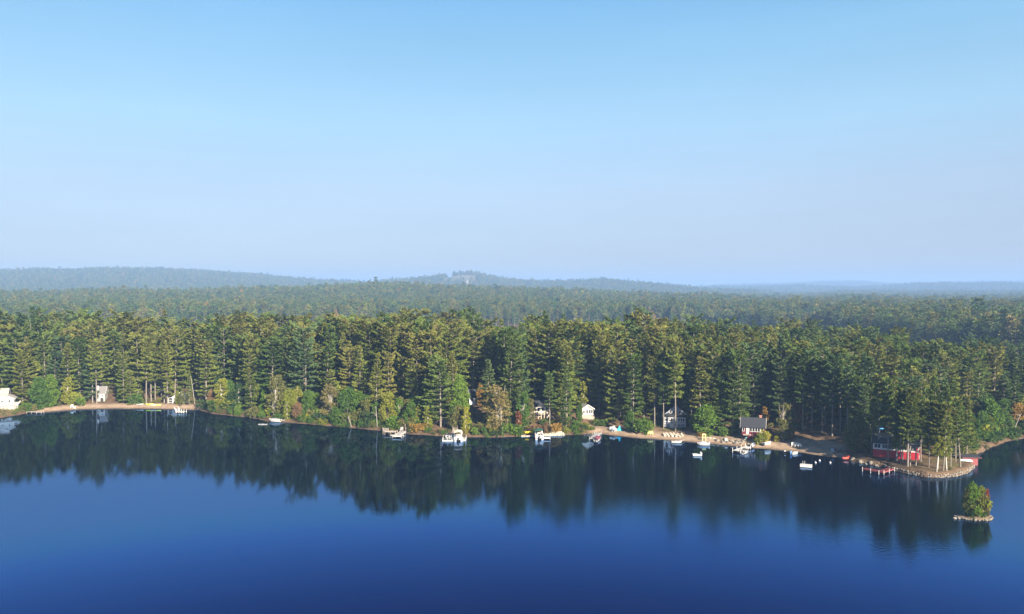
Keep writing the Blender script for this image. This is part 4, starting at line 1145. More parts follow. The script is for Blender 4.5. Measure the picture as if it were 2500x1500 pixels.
for u, v, m, lab in ((2034, 1106, 'bluegrey', 'grey chair of the fire circle nearest the swim raft'), (2042, 1106, 'maroon', 'dark maroon chair in the fire circle at the end of the beach'), (2052, 1107, 'dark', 'black chair of the fire circle towards the red canoe')):
    chair(u, v, rng.uniform(-60, 60), m, lab, 1.1, 'chairs around the fire circle')
chair(413, 985, 20, 'white', 'white chair in front of the screened porch of the gabled cottage', 1.1)

# tall yellow frame on the sand
x, y, z = at(1719, 1076)
r = empty('lifeguard_chair', (x, y, z), R(-15), 'tall yellow wooden beach chair frame below the bright green maple', 'chair')
for sx_ in (-0.45, 0.45):
    MB().bar((sx_, -0.4, 0), (sx_, -0.3, 1.0), 0.13, 0.13).build('leg', M['yellowp'], r)
    MB().bar((sx_, 0.4, 0), (sx_, 0.35, 1.9), 0.13, 0.13).build('leg', M['yellowp'], r)
MB().box(0, 0.02, 1.0, 1.05, 0.8, 0.09).build('seat', M['yellowp'], r)
MB().box(0, 0.38, 1.75, 1.05, 0.07, 0.35).build('backrest', M['yellowp'], r)

# turquoise tarp over gear, blue umbrella by the red house
x, y, z = at(1512, 1051)
r = empty('gear_pile', (x, y, z), R(-20), 'small heap of beach gear under a turquoise tarp', 'covered gear')
g_ = np.random.default_rng(5); rg = []
for i in range(5):
    a = i / 4; hh = (0.15, 0.9, 1.5, 1.0, 0.1)[i]
    rg.append([(-0.7 + 1.4 * a, -0.75, 0.0), (-0.7 + 1.4 * a, -0.35, hh * 0.8), (-0.7 + 1.4 * a + 0.1, 0.05, hh), (-0.7 + 1.4 * a, 0.5, hh * 0.6), (-0.7 + 1.4 * a, 0.75, 0)])
MB().loft(rg).build('tarp', M['tarp'], r)
MB().box(-0.95, 0, 0.3, 0.5, 0.7, 0.6).build('crate', M['whitecanvas'], r)
x, y, z = at(2180, 1113)
r = empty('beach_umbrella', (x + 0.5, y + 9, 1.6), 0, 'light blue umbrella opened behind the roof of the bright red house', 'umbrella')
MB().tube([(0, 0, 0), (0.2, 0, 6.4)], 0.05, 6).build('pole', M['alu'], r)
MB().loft([[(0.2 + rr_ * math.cos(a), rr_ * math.sin(a), zz) for a in np.linspace(0, 6.283, 9)[:-1]] for rr_, zz in ((1.6, 5.6), (0.9, 6.1), (0.05, 6.4))], True).build('canopy', M['tarpblue'], r)

# wooden stairs down the bank to the boats
P0, P1, P2, P3 = at(1062, 1026), at(1082, 1037), at(1112, 1046), at(1111, 1063)
r = empty('wooden_stairs', P0, 0, 'weathered wooden stairs and landings zigzagging down the bank to the boats', 'stairs')
def rel(p, dz=0.0): return Vector((p[0] - P0[0], p[1] - P0[1], p[2] - P0[2] + dz))
for nm, a, b, st_ in (('flight', rel(P0, 1.6), rel(P1, 0.9), True), ('landing', rel(P1, 0.9), rel(P2, 0.8), False), ('flight', rel(P2, 0.8), rel(P3, 0.5), True)):
    m = MB(); d = b - a; L = Vector((d.x, d.y, 0)).length; n = int(L / 0.35)
    hd = Vector((d.x, d.y, 0)).normalized(); nn = Vector((-hd.y, hd.x, 0))
    if st_:
        for k in range(n):
            c = a + d * (k + 0.5) / n
            m.bar(c - nn * 0.65, c + nn * 0.65, 0.3, 0.06)
        for s in (-0.68, 0.68): m.bar(a + nn * s, b + nn * s, 0.08, 0.22)
    else: m.bar(a, b, 1.6, 0.12)
    fl = m.build(nm, M['wood'], r)
    q = MB()
    for s in (-0.72, 0.72):
        q.bar(a + nn * s + Vector((0, 0, 1.0)), b + nn * s + Vector((0, 0, 1.0)), 0.08, 0.08)
        for k in range(5):
            c = a + d * k / 4 + nn * s; q.bar(c - Vector((0, 0, 1.2)), c + Vector((0, 0, 1.0)), 0.09, 0.09)
    q.build('railing', M['woodp'], fl)
# driftwood steps by the plank docks
x, y, z = at(995, 1058)
r = empty('garden_steps', (x, y, z), R(8), 'short timber steps with posts rising from the angled grey dock', 'steps')
s_ = MB()
for k in range(6): s_.box(0, 0.35 * k, 0.15 + 0.28 * k, 1.3, 0.4, 0.1)
s_.build('treads', M['woodp'], r)
s_ = MB()
for sx_ in (-0.7, 0.7):
    for yy in (0, 1.75): s_.bar((sx_, yy, -0.5), (sx_, yy, 1.2 + 0.8 * yy), 0.1, 0.1)
    s_.bar((sx_, 0, 1.1), (sx_, 1.75, 2.5), 0.08, 0.08)
s_.build('railing', M['woodp'], r)

# stones
def stone_mesh(seed, n1=7, n2=5):
    g = np.random.default_rng(seed); rg = []
    for i in range(n2):
        th = math.pi * (i + 0.35) / (n2 - 0.3)
        rg.append([(math.sin(th) * math.cos(6.2832 * k / n1) * g.uniform(0.8, 1.15), math.sin(th) * math.sin(6.2832 * k / n1) * g.uniform(0.8, 1.15), math.cos(th) * g.uniform(0.85, 1.1)) for k in range(n1)])
    return MB().loft(rg)
def stones(spots, name, label_fn, group, m='stone', rise=0.25):
    base = []
    for sd in range(4):
        o = stone_mesh(90 + sd).build('rock', M[m]); base.append(o.data); bpy.data.objects.remove(o)
    for k, (x, y, z, a, b, c) in enumerate(spots):
        o = bpy.data.objects.new(name, base[k % 4]); link(o)
        o.location = (x, y, z + c * rise); o.scale = (a, b, c); o.rotation_euler = (rng.uniform(-.2, .2), rng.uniform(-.2, .2), rng.uniform(0, 6.28))
        tag(o, label_fn(k), 'rock', group)
# ring of stones walling the point
g_ = np.random.default_rng(9)
wall = MB()
pts = [np.array(water_pt(u, v)) for u, v in SHORE_PX if 2150 <= u <= 2379 and v > 1127]
for i in range(len(pts) - 1):
    L = np.linalg.norm(pts[i + 1] - pts[i]); n = max(1, int(L / 0.55))
    for k in range(n):
        p = pts[i] + (pts[i + 1] - pts[i]) * (k + 0.5) / n
        for row in range(2):
            sm = stone_mesh(int(g_.integers(0, 9999)), 6, 4)
            a, b, c = g_.uniform(0.2, 0.42), g_.uniform(0.2, 0.36), g_.uniform(0.16, 0.3)
            ang = g_.uniform(0, 3.14); ca, sa = math.cos(ang), math.sin(ang)
            ox, oy, oz = p[0] + g_.normal(0, 0.08), p[1] + 0.25 * row + g_.normal(0, 0.08), 0.08 + 0.42 * row + g_.normal(0, 0.08)
            wall.add([(ox + (x * a) * ca - (y * b) * sa, oy + (x * a) * sa + (y * b) * ca, oz + z * c) for x, y, z in sm.v], sm.f)
w_ = wall.build('stone_wall', M['stone'])
tag(w_, 'low dry stone retaining wall curving around the tip of the wooded point', 'wall')
# terraced ledge behind the yellow kayak
wall = MB()
for row, (ua, va, ub, vb) in enumerate(((1272, 1067, 1378, 1064), (1318, 1063, 1378, 1060), (1345, 1058, 1372, 1057))):
    pa, pb = np.array(at(ua, va)), np.array(at(ub, vb)); L = np.linalg.norm(pb - pa); n = int(L / 0.7)
    for k in range(n):
        p = pa + (pb - pa) * (k + 0.5) / n
        sm = stone_mesh(int(g_.integers(0, 9999)), 6, 4); a, b, c = g_.uniform(0.4, 0.62), g_.uniform(0.3, 0.45), g_.uniform(0.26, 0.42)
        wall.add([(p[0] + x * a, p[1] + y * b, hz(p[0], p[1]) + 0.15 + z * c) for x, y, z in sm.v], sm.f)
w_ = wall.build('terrace_wall', M['stonepale']); tag(w_, 'pale terraced stone wall behind the yellow kayak and the green canopied boat', 'wall')
sp = []
for k in range(16):
    u = 1620 + k * 3.1; x, y, z = at(u, 1062 + 3 * math.sin(k * 2.1) + k * 0.25); q = g_.uniform(0.3, 0.55); sp.append((x, y, z, q, q * 0.8, q * g_.uniform(0.8, 1.5)))
stones(sp, 'border_rock', lambda k: 'pale rock in the border below the lawn of the grey two storey cottage', 'pale rocks bordering the lawn', 'stonepale')
sp = []
for k in range(8):
    x, y, z = at(1726 + k * 2.7, 1070 + k * 0.4); q = g_.uniform(0.35, 0.5); sp.append((x, y, z, q, q * 0.8, q * 0.8))
stones(sp, 'edging_rock', lambda k: 'pale round rock in the edging row beside the tall yellow frame', 'pale edging rocks by the yellow frame', 'stonepale')
sp = []
for k in range(26):
    u = 1745 + g_.uniform(0, 85); x, y, z = at(u, 1074 + (u - 1745) * 0.10 + g_.normal(0, 2.6)); q = g_.uniform(0.3, 0.8); sp.append((x, y, z, q, q * 0.8, q * 0.7))
stones(sp, 'tumbled_rock', lambda k: 'brown grey rock tumbled on the bank before the dark red cottage', 'tumbled rocks before the dark red cottage')
sp = []
for k in range(24):
    u = 2040 + g_.uniform(0, 105); x, y, z = at(u, 1112 + (u - 2040) * 0.245 + g_.normal(0, 3.0)); q = g_.uniform(0.25, 0.7); sp.append((x, y, z, q, q * 0.8, q * 0.6))
stones(sp, 'shore_rock', lambda k: 'low shore rock between the red canoe and the red dock', 'shore rocks beside the red dock')
# mooring buoys
for u, v, c, lab in ((1991, 1131, 'gel', 'white mooring buoy closest to the laddered swim raft'), (2001, 1126, 'alu', 'small dull buoy floating behind the laddered swim raft'), (2027, 1131, 'gel', 'white mooring buoy midway between swim raft and red canoe'), (2078, 1124, 'gel', 'round white buoy in the shallows beside the shore rocks')):
    x, y = water_pt(u, v)
    r = empty('mooring_buoy', (x, y, 0), 0, lab, 'buoy', 'mooring buoys off the open beach')
    rg = [[(math.sin(t) * 0.26 * math.cos(a), math.sin(t) * 0.26 * math.sin(a), 0.12 - math.cos(t) * 0.26) for a in np.linspace(0, 6.283, 11)[:-1]] for t in np.linspace(0.15, 3.0, 7)]
    MB().loft(rg).build('float', M[c], r, True)
    MB().tube([(0, 0, 0.36), (0, 0, 0.55)], 0.04, 6).build('eye', M['alu'], r)

# ------------------------------------------------------------------ the islet
def islet():
    x, y = water_pt(2384, 1265)
    mb = MB(); g = np.random.default_rng(3); rings = []
    for k, (rr, zz) in enumerate(((1.12, -0.6), (1.0, 0.05), (0.9, 0.28), (0.55, 0.5), (0.08, 0.62))):
        rings.append([(x + 3.3 * rr * math.cos(a) * (1 + 0.12 * math.sin(3 * a)) - 0.3, y + 1.9 * rr * math.sin(a), zz) for a in np.linspace(0, 6.2832, 33)[:-1]])
    o = mb.loft(rings).build('islet_ground', mat('islet_soil', (.12, .09, .06), 0.95, 0.4, 1.5), None, True)
    tag(o, 'tiny stony islet in the lake off the point', kind='structure')
    sp = []
    for k in range(30):
        a = 6.2832 * k / 30; q = g.uniform(0.14, 0.32)
        sp.append((x + 3.4 * math.cos(a) * (1 + 0.12 * math.sin(3 * a)) - 0.3, y + 2.0 * math.sin(a), 0.08, q * 1.25, q, q * 0.75))
    sp += [(x - 3.9, y - 0.4, 0.05, 0.75, 0.4, 0.36), (x - 4.5, y - 0.5, 0.02, 0.55, 0.3, 0.25)]
    stones(sp, 'islet_rock', lambda k: 'grey rock in the ring around the bushy islet' if k < 30 else ('long flat grey rock at the tapered end of the islet' if k == 30 else 'outermost flat rock awash beyond the tapered end of the islet'), 'rocks ringing the islet')
    Y = y
    for key, colour, du, dy, vt, wide, nm, lab, cat in (
        ('maple', 'bright_green', -6, 0.4, 1176, 0.62, 'islet_tree', 'rounded bright green tree filling the top of the islet', 'tree'),
        ('oak', 'olive', -17, 0.3, 1192, 0.78, 'islet_tree', 'greyish olive tree on the shaded side of the islet', 'tree'),
        ('poplar', 'red', 27, 0.2, 1192, 0.45, 'islet_tree', 'slim red leaved maple on the sunny edge of the islet', 'tree'),
        ('oak', 'yellow_green', 13, 0.2, 1186, 0.66, 'islet_tree', 'yellow green tree between the rounded bright green tree and the red maple', 'tree'),
        ('shrub2', 'tan', 17, -0.8, 1206, 0.62, 'islet_shrub', 'tan orange shrub low on the sunny side of the islet', 'shrub'),
        ('shrub2', 'yellow_green', 6, -0.9, 1212, 0.62, 'islet_shrub', 'yellow green shrub beside the tan orange one on the islet', 'shrub'),
        ('shrub2', 'bright_green', -4, -1.2, 1236, 0.9, 'islet_shrub', 'bright green sapling clump at the water side of the islet', 'shrub'),
        ('shrub', 'green', 12, -1.2, 1242, 0.9, 'islet_shrub', 'green shrub at the foot of the orange one on the islet', 'shrub'),
        ('shrub3', 'dark_green', -20, -0.7, 1244, 0.8, 'islet_shrub', 'low dark green shrub at the tapered side of the islet', 'shrub')):
        X = x + du * y / F; yy = y + dy
        z = 0.3
        put_tree(nm, LEAFS, key, colour, X, yy, z, top_z(2384 + du, vt, yy) - z, g.uniform(0, 6.28), cat, wide, 0, lab, 'trees and shrubs on the islet')
islet()

# ------------------------------------------------------------------ trees placed one by one
# (kind, shape, colour, u of stem, v of stem foot or None + distance from the shore, v of top, width, tilt, label)
def spot(u, v=None, back=None):
    if v is not None: return at(u, v)
    d = ray(u, 1000.0); k = d.x / d.y
    ys = np.linspace(150, 330, 1500); ss = sdf(k * ys, ys)
    ok = np.nonzero(ss > back)[0]
    y = float(ys[ok[0]]); return (k * y, y, hz(k * y, y))
TAKEN = []
def hand(name, lib, key, colour, u, v, back, vt, wide, tilt, label, cat, group=None):
    x, y, z = spot(u, v, back)
    h = top_z(u, vt, y) - z
    TAKEN.append((x, y, 1.6 if lib is LEAFS else 2.2))
    return put_tree(name, lib, key, colour, x, y, z - 0.1, h + 0.1, rng.uniform(0, 6.28), cat, wide, tilt, label, group)
def P(key, colour, u, v, back, vt, label, wide=1.0, tilt=0.0): return hand('pine_tree', PINES, key, colour, u, v, back, vt, wide, tilt, label, 'pine tree')
def B(name, key, colour, u, v, back, vt, label, wide=1.0, tilt=0.0, cat='tree'): return hand(name, LEAFS, key, colour, u, v, back, vt, wide, tilt, label, cat)

# by the white house and the left cove
P('broad', 'yellow', 55, None, 9, 866, 'yellowing broad pine standing over the white gabled house', 0.85)
B('maple_tree', 'maple', 'green', 96, None, 4, 918, 'green maple between the gabled white house and the footbridge dock', 0.85)
B('maple_tree', 'oak', 'bright_green', 122, None, 5, 912, 'bright green maple behind the footbridge dock', 0.8)
B('birch_tree', 'poplar', 'yellow_green', 166, None, 7, 920, 'narrow yellow green tree beside the narrow white cottage', 1.05)
B('sapling', 'shrub2', 'bright_green', 198, None, 2.5, 968, 'bright green sapling leaning over the sand by the white kayak', 1.1)
B('sapling', 'shrub', 'yellow_green', 190, None, 5.0, 955, 'yellow green sapling behind the pair of white chairs', 1.0)
B('sapling', 'shrub', 'olive', 84, None, 1.5, 985, 'olive sapling arching over the footbridge dock', 0.9)
P('tall', 'blue_green', 226, 984, None, 842, 'tall blue green pine rising beside the narrow white cottage', 0.9)
P('high crowned', 'olive', 236, 986, None, 836, 'slender pine with bare trunk right before the narrow white cottage', 0.8)
P('broad', 'olive', 302, 986, None, 868, 'broad olive pine at the edge of the cove right of the narrow cottage', 0.8)
P('young', 'olive', 318, 987, None, 905, 'young olive pine next to the cove kayaks', 1.0)
B('sapling', 'shrub', 'green', 326, 989, None, 958, 'round green shrub at the start of the kayak row', 1.2)
for u, v, vt, key, lab in ((357, 985, 838, 'high crowned', 'pine with bare lower trunk behind the lime green kayak'), (369, 981, 826, 'high crowned', 'olive pine with long bare trunk behind the white and lime kayaks'), (379, 982, 850, 'high crowned', 'leaning bare trunked pine behind the lemon yellow kayak'),
                       (394, 976, 812, 'tall', 'tall pine set back between the kayaks and the screened porch'), (401, 984, 826, 'high crowned', 'brown tipped pine with forked trunk beside the screened porch'), (409, 986, 834, 'slender', 'slender pine just before the screened porch')):
    P(key, 'brown_tipped' if '401' in str(u) else 'olive', u, v, None, vt, lab, 0.85, rng.uniform(-0.03, 0.03))
P('young', 'olive', 445, 989, None, 950, 'young pine whose boughs hide the gable of the screened porch cottage', 1.1)
B('sapling', 'oak', 'yellow_green', 434, 988, None, 952, 'yellow green boughs over the roof of the screened porch cottage', 0.5)
P('full', 'olive', 462, 990, None, 905, 'olive pine between the screened porch cottage and the bleached dead tree', 0.7)
# long brushy bank
B('sapling', 'maple', 'brown', 519, None, 2.0, 947, 'brown leaved bush at the end of the cove sand', 0.62)
B('maple_tree', 'poplar', 'yellow_green', 541, None, 3.0, 923, 'pale yellow green maple on the bank past the end of the cove', 1.25)
P('conical', 'olive', 614, None, 3.0, 898, 'dense conical pine at the water between the yellow maple and the covered boat', 1.0)
B('maple_tree', 'oak', 'bright_green', 646, None, 3.0, 952, 'bright green tree just behind the pale drifting float', 0.62)
B('birch_tree', 'birch', 'olive', 670, None, 3.0, 913, 'olive birch with white stem behind the covered motorboat', 1.0, 0.05)
B('maple_tree', 'poplar', 'yellow_green', 701, None, 2.0, 970, 'yellow green bush beside the covered motorboat', 1.2)
B('sapling', 'maple', 'brown', 727, None, 2.0, 980, 'brown bush on the bank past the covered motorboat', 0.75)
B('maple_tree', 'oak', 'green', 752, None, 4.0, 950, 'green tree on the bank between the covered boat and the orange birch', 0.8)
B('birch_tree', 'birch', 'tan', 806, None, 3.5, 936, 'tan orange birch standing alone in colour on the long bank', 1.25)
B('maple_tree', 'maple', 'green', 848, None, 4.0, 944, 'round green maple immediately beside the tan orange birch', 0.8)
B('birch_tree', 'birch2', 'olive', 889, None, 3.0, 968, 'thin olive birch with a pale leaning stem near the plank dock', 1.2, 0.12)
P('conical', 'yellow', 918, None, 7.0, 862, 'tall yellow green conical pine above the plank dock', 0.75)
B('maple_tree', 'oak', 'yellow_green', 947, None, 3.5, 955, 'yellow green tree directly behind the plank dock', 0.8)
B('maple_tree', 'oak', 'green', 1002, None, 3.5, 980, 'green tree beside the timber steps of the angled dock', 0.85)
B('sapling', 'shrub3', 'orange', 1024, None, 1.6, 1032, 'low orange bush at the waterline between the two dock groups', 1.0)
B('maple_tree', 'poplar', 'yellow_green', 1044, None, 3.0, 992, 'yellow green sapling at the head of the wooden stairs', 1.2)
B('maple_tree', 'oak', 'bright_green', 1124, None, 9.0, 912, 'tall bright green tree above the wooden stairs', 0.62)
B('maple_tree', 'poplar', 'olive', 1100, None, 10, 955, 'olive yellow sapling above the stair landing', 1.0)
B('birch_tree', 'poplar', 'yellow', 1137, None, 2.5, 992, 'narrow bright yellow birch beside the pontoon boat and its lift', 0.95)
B('maple_tree', 'maple', 'orange', 1173, None, 27, 934, 'small orange tree just above the roof of the shaded grey house', 0.5)
B('birch_tree', 'wispy', 'tan', 1217, None, 4.0, 935, 'big tan birch with several pale stems beyond the shaded grey house', 1.25)
B('birch_tree', 'wispy', 'olive', 1203, None, 7.0, 945, 'olive birch close behind the big tan birch', 0.9)
B('maple_tree', 'poplar', 'yellow_green', 1196, None, 2.5, 1015, 'yellow green sapling at the water below the big tan birch', 1.1)
B('sapling', 'poplar', 'red_brown', 1266, None, 3.0, 1003, 'slim red brown sapling near the bright yellow kayak', 1.0)
B('birch_tree', 'poplar', 'green', 1278, None, 5.0, 955, 'green birch between the red sapling and the cream cottage', 1.0)
B('sapling', 'shrub3', 'brown', 1320, 1050, None, 1036, 'dry brown brush on the slope below the cream cottage', 1.6)
B('sapling', 'shrub3', 'brown', 1305, 1053, None, 1038, 'dry brown brush behind the yellow kayak', 1.6)
B('sapling', 'shrub', 'green', 1335, 1040, None, 1022, 'green bush at the foot of the cream cottage steps', 1.6)
P('high crowned', 'deep_green', 1342, 1044, None, 915, 'slender pine with bare trunk at the corner of the cream cottage', 0.8)
B('birch_tree', 'poplar', 'olive', 1297, 1040, None, 972, 'olive sapling covering the near end of the cream cottage deck', 0.8)
B('maple_tree', 'oak', 'green', 1414, 1034, None, 982, 'green tree hiding the near half of the small white cottage', 0.6)
P('full', 'deep_green', 1382, None, 5.0, 895, 'dense dark green pine between the cream and small white cottages', 0.72)
P('young', 'deep_green', 1375, None, 4.0, 1000, 'low dark green pine bough at the end of the terraced wall', 1.3)
B('maple_tree', 'poplar', 'yellow_green', 1424, None, 18, 930, 'yellow green tree overhanging the small white cottage', 0.8)
B('sapling', 'shrub2', 'yellow_green', 1432, None, 2.0, 1032, 'yellow green bush at the water below the small white cottage', 1.5)
B('sapling', 'shrub', 'green', 1446, None, 2.5, 1040, 'dark green bush next to the slanting grey dock', 1.3)
B('sapling', 'shrub3', 'green', 1472, 1040, None, 1024, 'green bush on the bank above the beach by the slanting dock', 1.5)
B('sapling', 'shrub', 'green', 1556, None, 3.0, 1018, 'rounded green shrub, larger of two beside the pale yellow chairs', 1.15)
B('sapling', 'shrub2', 'bright_green', 1585, None, 4.0, 1024, 'rounded green shrub nearer the pale yellow chairs', 1.2)
B('maple_tree', 'maple', 'green', 1540, None, 4.0, 1000, 'green tree behind the rounded shrubs near the grey cottage', 0.7)
P('ragged', 'deep_green', 1546, None, 10, 872, 'ragged pine behind the rounded shrubs', 0.9)
P('high crowned', 'brown_tipped', 1598, 1042, None, 876, 'brown tipped pine with bare trunk before the rounded shrubs and grey cottage', 0.75)
P('high crowned', 'deep_green', 1620, 1046, None, 888, 'pine with bare trunk at the corner of the grey two storey cottage', 0.75)
P('high crowned', 'olive', 1649, 1053, None, 836, 'tall pine whose bare trunk crosses the front of the grey cottage', 0.72)
P('high crowned', 'deep_green', 1688, None, 14, 905, 'dark pine at the far corner of the grey cottage', 0.8)
B('maple_tree', 'maple', 'bright_green', 1724, None, 7.0, 985, 'large bright green maple on the beach between grey and dark red cottages', 1.05)
B('sapling', 'shrub3', 'orange', 1716, None, 5.0, 1053, 'orange bush at the foot of the bright green maple', 0.9)
P('broad', 'olive', 1737, None, 15, 838, 'large olive pine towering behind the bright green maple', 0.95)
P('full', 'deep_green', 1790, None, 11, 862, 'full deep green pine between the bright green maple and the dark red cottage', 0.85)
P('broad', 'deep_green', 1806, None, 12, 876, 'broad deep green pine shading the dark red cottage', 0.85)
P('full', 'deep_green', 1762, None, 12, 900, 'full dark pine just behind the tumbled rocks', 0.8)
B('maple_tree', 'oak', 'orange', 1779, None, 22, 885, 'orange tinged tree half hidden among the pines behind the maple', 0.5)
B('sapling', 'shrub', 'green', 1770, None, 8.0, 1042, 'green bush on the bank above the tumbled rocks', 1.3)
B('birch_tree', 'poplar', 'orange', 1868, None, 19, 992, 'small orange birch rising beside the dark red cottage roof', 0.95)
B('sapling', 'shrub', 'yellow_green', 1858, None, 2.5, 1056, 'yellow green bush on the beach before the dark red cottage', 1.05)
B('sapling', 'shrub', 'yellow', 1872, None, 4.5, 1050, 'golden yellow bush behind the hauled out white rowboat', 1.0)
B('birch_tree', 'wispy', 'olive', 1912, None, 9.0, 980, 'wispy olive birch with pale stems at the edge of the open beach', 0.85)
B('birch_tree', 'birch2', 'tan', 1926, None, 11, 985, 'tan birch with bent pale stem beside the wispy olive one', 0.9, 0.06)
B('maple_tree', 'oak', 'red_brown', 1943, None, 24, 955, 'dusky red maple in the shade behind the three white chairs', 0.7)
B('maple_tree', 'maple', 'green', 1938, None, 30, 938, 'green maple catching light above the three white chairs', 0.7)
B('sapling', 'shrub', 'yellow', 1896, None, 7.0, 1062, 'yellow sapling at the foot of the wispy olive birch', 0.8)
B('sapling', 'poplar', 'orange', 1931, None, 10, 1040, 'small orange sapling at the shaded edge of the open beach', 0.9)
# the shaded grove behind the open beach
for k, (u, bk, vt) in enumerate(((1960, 19, 872), (1983, 21, 862), (2008, 19, 884), (2032, 17, 872), (2052, 19, 890), (2070, 15, 902), (2092, 13, 925), (2112, 12, 945), (2125, 14, 935))):
    P('high crowned', ('deep_green', 'blue_green')[k % 2], u, None, bk, vt,
      'bare trunked pine number %s from the wispy birch in the shaded beach grove' % ('one two three four five six seven eight nine'.split()[k]), 0.8)
# the point
P('high crowned', 'deep_green', 2168, 1122, None, 930, 'tall dark pine overlapping the shaded end of the bright red house', 0.7)
P('high crowned', 'olive', 2236, 1137, None, 962, 'olive pine with bare trunk beside the gable end of the bright red house', 0.75)
P('full', 'deep_green', 2330, 1114, None, 930, 'deep green pine rising behind the stout leaning pine', 0.85)
P('high crowned', 'olive', 2145, 1114, None, 922, 'tall lit pine with grey trunk left of the bright red house', 0.85)
P('slender', 'deep_green', 2128, 1106, None, 960, 'slim dark pine close beside the tall lit pine near the bright red house', 0.8)
P('high crowned', 'deep_green', 2198, 1130, None, 950, 'thin dark pine before the window band of the bright red house', 0.6)
P('high crowned', 'olive', 2216, 1139, None, 957, 'slender olive pine standing before the bright red house', 0.95)
P('high crowned', 'deep_green', 2222, 1138, None, 975, 'second slender pine sharing the foot of the olive one before the red house', 0.8)
P('high crowned', 'deep_green', 2248, 1128, None, 968, 'dark pine at the gable corner of the bright red house', 0.7)
P('high crowned', 'olive', 2268, 1141, None, 985, 'olive pine on the bare needle floor of the point', 0.75)
P('high crowned', 'yellow', 2290, 1146, None, 988, 'sunlit yellow green pine near the tip of the point', 0.85)
P('high crowned', 'olive', 2303, 1149, None, 992, 'olive pine at the very tip of the point', 0.8, 0.05)
P('high crowned', 'olive', 2321, 1139, None, 1004, 'short olive pine behind the tip of the point', 0.8)
P('high crowned', 'deep_green', 2345, 1141, None, 986, 'leaning stout pine beside the upturned white dinghy', 0.9, -0.07)
P('high crowned', 'olive', 2333, 1128, None, 978, 'pine behind the stout leaning one near the white dinghy', 0.8)
P('full', 'olive', 2360, 1118, None, 968, 'full olive pine hiding the back of the faded red boathouse', 0.75)
P('full', 'deep_green', 2310, 1120, None, 940, 'full deep green pine in the middle of the point', 0.8)
P('full', 'deep_green', 2282, 1116, None, 920, 'deep green pine behind the gable of the bright red house', 0.8)
def snag(u, v, vt, lean, label, seed, n=6, nm='dead_tree'):
    x, y, z = at(u, v); h = top_z(u, vt, y) - z; g = np.random.default_rng(seed)
    r = empty(nm, (x, y, z), 0, label, 'dead tree'); TAKEN.append((x, y, 1.0))
    MB().tube([(0, 0, -0.3), (lean * 0.45, 0.1, h * 0.5), (lean, 0, h)], [0.13, 0.09, 0.03], 7).build('trunk', M['bark_dead'], r, True)
    for k in range(n):
        t = g.uniform(0.4, 0.95); b = Vector((lean * t, 0, h * t)); a = g.uniform(0, 6.28); l = h * g.uniform(0.12, 0.28)
        e = b + Vector((math.cos(a) * l, math.sin(a) * l * 0.6, l * g.uniform(0.0, 0.7)))
        MB().tube([b, (b + e) / 2 + Vector((0, 0, 0.15)), e], [0.05, 0.035, 0.012], 4).build('branch', M['bark_dead'], r)
snag(476, 990, 918, -1.6, 'bleached dead tree with crooked limbs at the end of the sandy cove', 1, 8)
snag(921, 1046, 992, -0.4, 'bare white dead tree in the brush left of the plank dock', 2)
snag(858, 1042, 1014, -1.2, 'leaning grey dead stem in the brush past the tan orange birch', 3, 4)
snag(2472, 1062, 1010, 2.6, 'pale fallen leaning dead trunk on the cove shore beyond the boathouse', 4, 4)
snag(1548, 1050, 1022, 0.2, 'short bare grey stub among the rounded green shrubs', 6, 3)
def birch_stem(u, v, u2, v2, label):
    x, y, z = at(u, v); x2 = (u2 - CX) / F * y; h = top_z(u2, v2, y) - z
    r = empty('birch_tree', (x, y, z), 0, label, 'birch'); TAKEN.append((x, y, 0.8))
    MB().tube([(0, 0, -0.3), ((x2 - x) * 0.5, 0.2, h * 0.5), (x2 - x, 0.6, h)], [0.19, 0.15, 0.07], 7).build('trunk', M['bark_birch'], r, True)
    h0, tm, cr_, _ = LEAFS['birch2']
    c = link(bpy.data.objects.new('crown', cr_['yellow_green']), r); c.location = (x2 - x, 0.6, h * 0.55); c.scale = (0.6, 0.6, 0.5)
birch_stem(2286, 1152, 2300, 1100, 'leaning white birch whose stem slants over the tip of the point')
birch_stem(2189, 1124, 2196, 1090, 'leaning white birch against the front of the bright red house, nearer the window end')
birch_stem(2204, 1126, 2210, 1092, 'white birch slanting before the middle of the bright red house')
birch_stem(2311, 1149, 2316, 1108, 'thin straight pale birch on the mossy tip of the point')

# ------------------------------------------------------------------ the wood behind, tree by tree
LAND = [(15, 'the white gabled house'), (96, 'the footbridge dock'), (178, 'the white cove chairs'), (241, 'the narrow white cottage'), (325, 'the kayak row'), (431, 'the screened porch cottage'),
        (541, 'the pale yellow maple'), (614, 'the pale float'), (671, 'the covered motorboat'), (740, 'the brown bank bush'), (806, 'the tan orange birch'), (880, 'the leaning grey stem'), (955, 'the plank dock'), (1024, 'the low orange bush'),
        (1100, 'the wooden stairs'), (1161, 'the shaded grey house'), (1217, 'the big tan birch'), (1318, 'the cream cottage'), (1428, 'the small white cottage'), (1505, 'the turquoise tarp'), (1570, 'the rounded shrubs'),
        (1648, 'the grey cottage'), (1724, 'the bright green maple'), (1790, 'the tumbled rocks'), (1846, 'the dark red cottage'), (1912, 'the wispy olive birch'), (1990, 'the open beach'), (2066, 'the red canoes'), (2130, 'the red dock'), (2206, 'the bright red house'),
        (2290, 'the tip of the point'), (2375, 'the faded red boathouse'), (2450, 'the far cove shore'), (2540, 'the end of the cove')]
def nth(k):
    w = ['first', 'second', 'third', 'fourth', 'fifth', 'sixth', 'seventh', 'eighth', 'ninth', 'tenth']
    return w[k] if k < 10 else '%dth' % (k + 1)
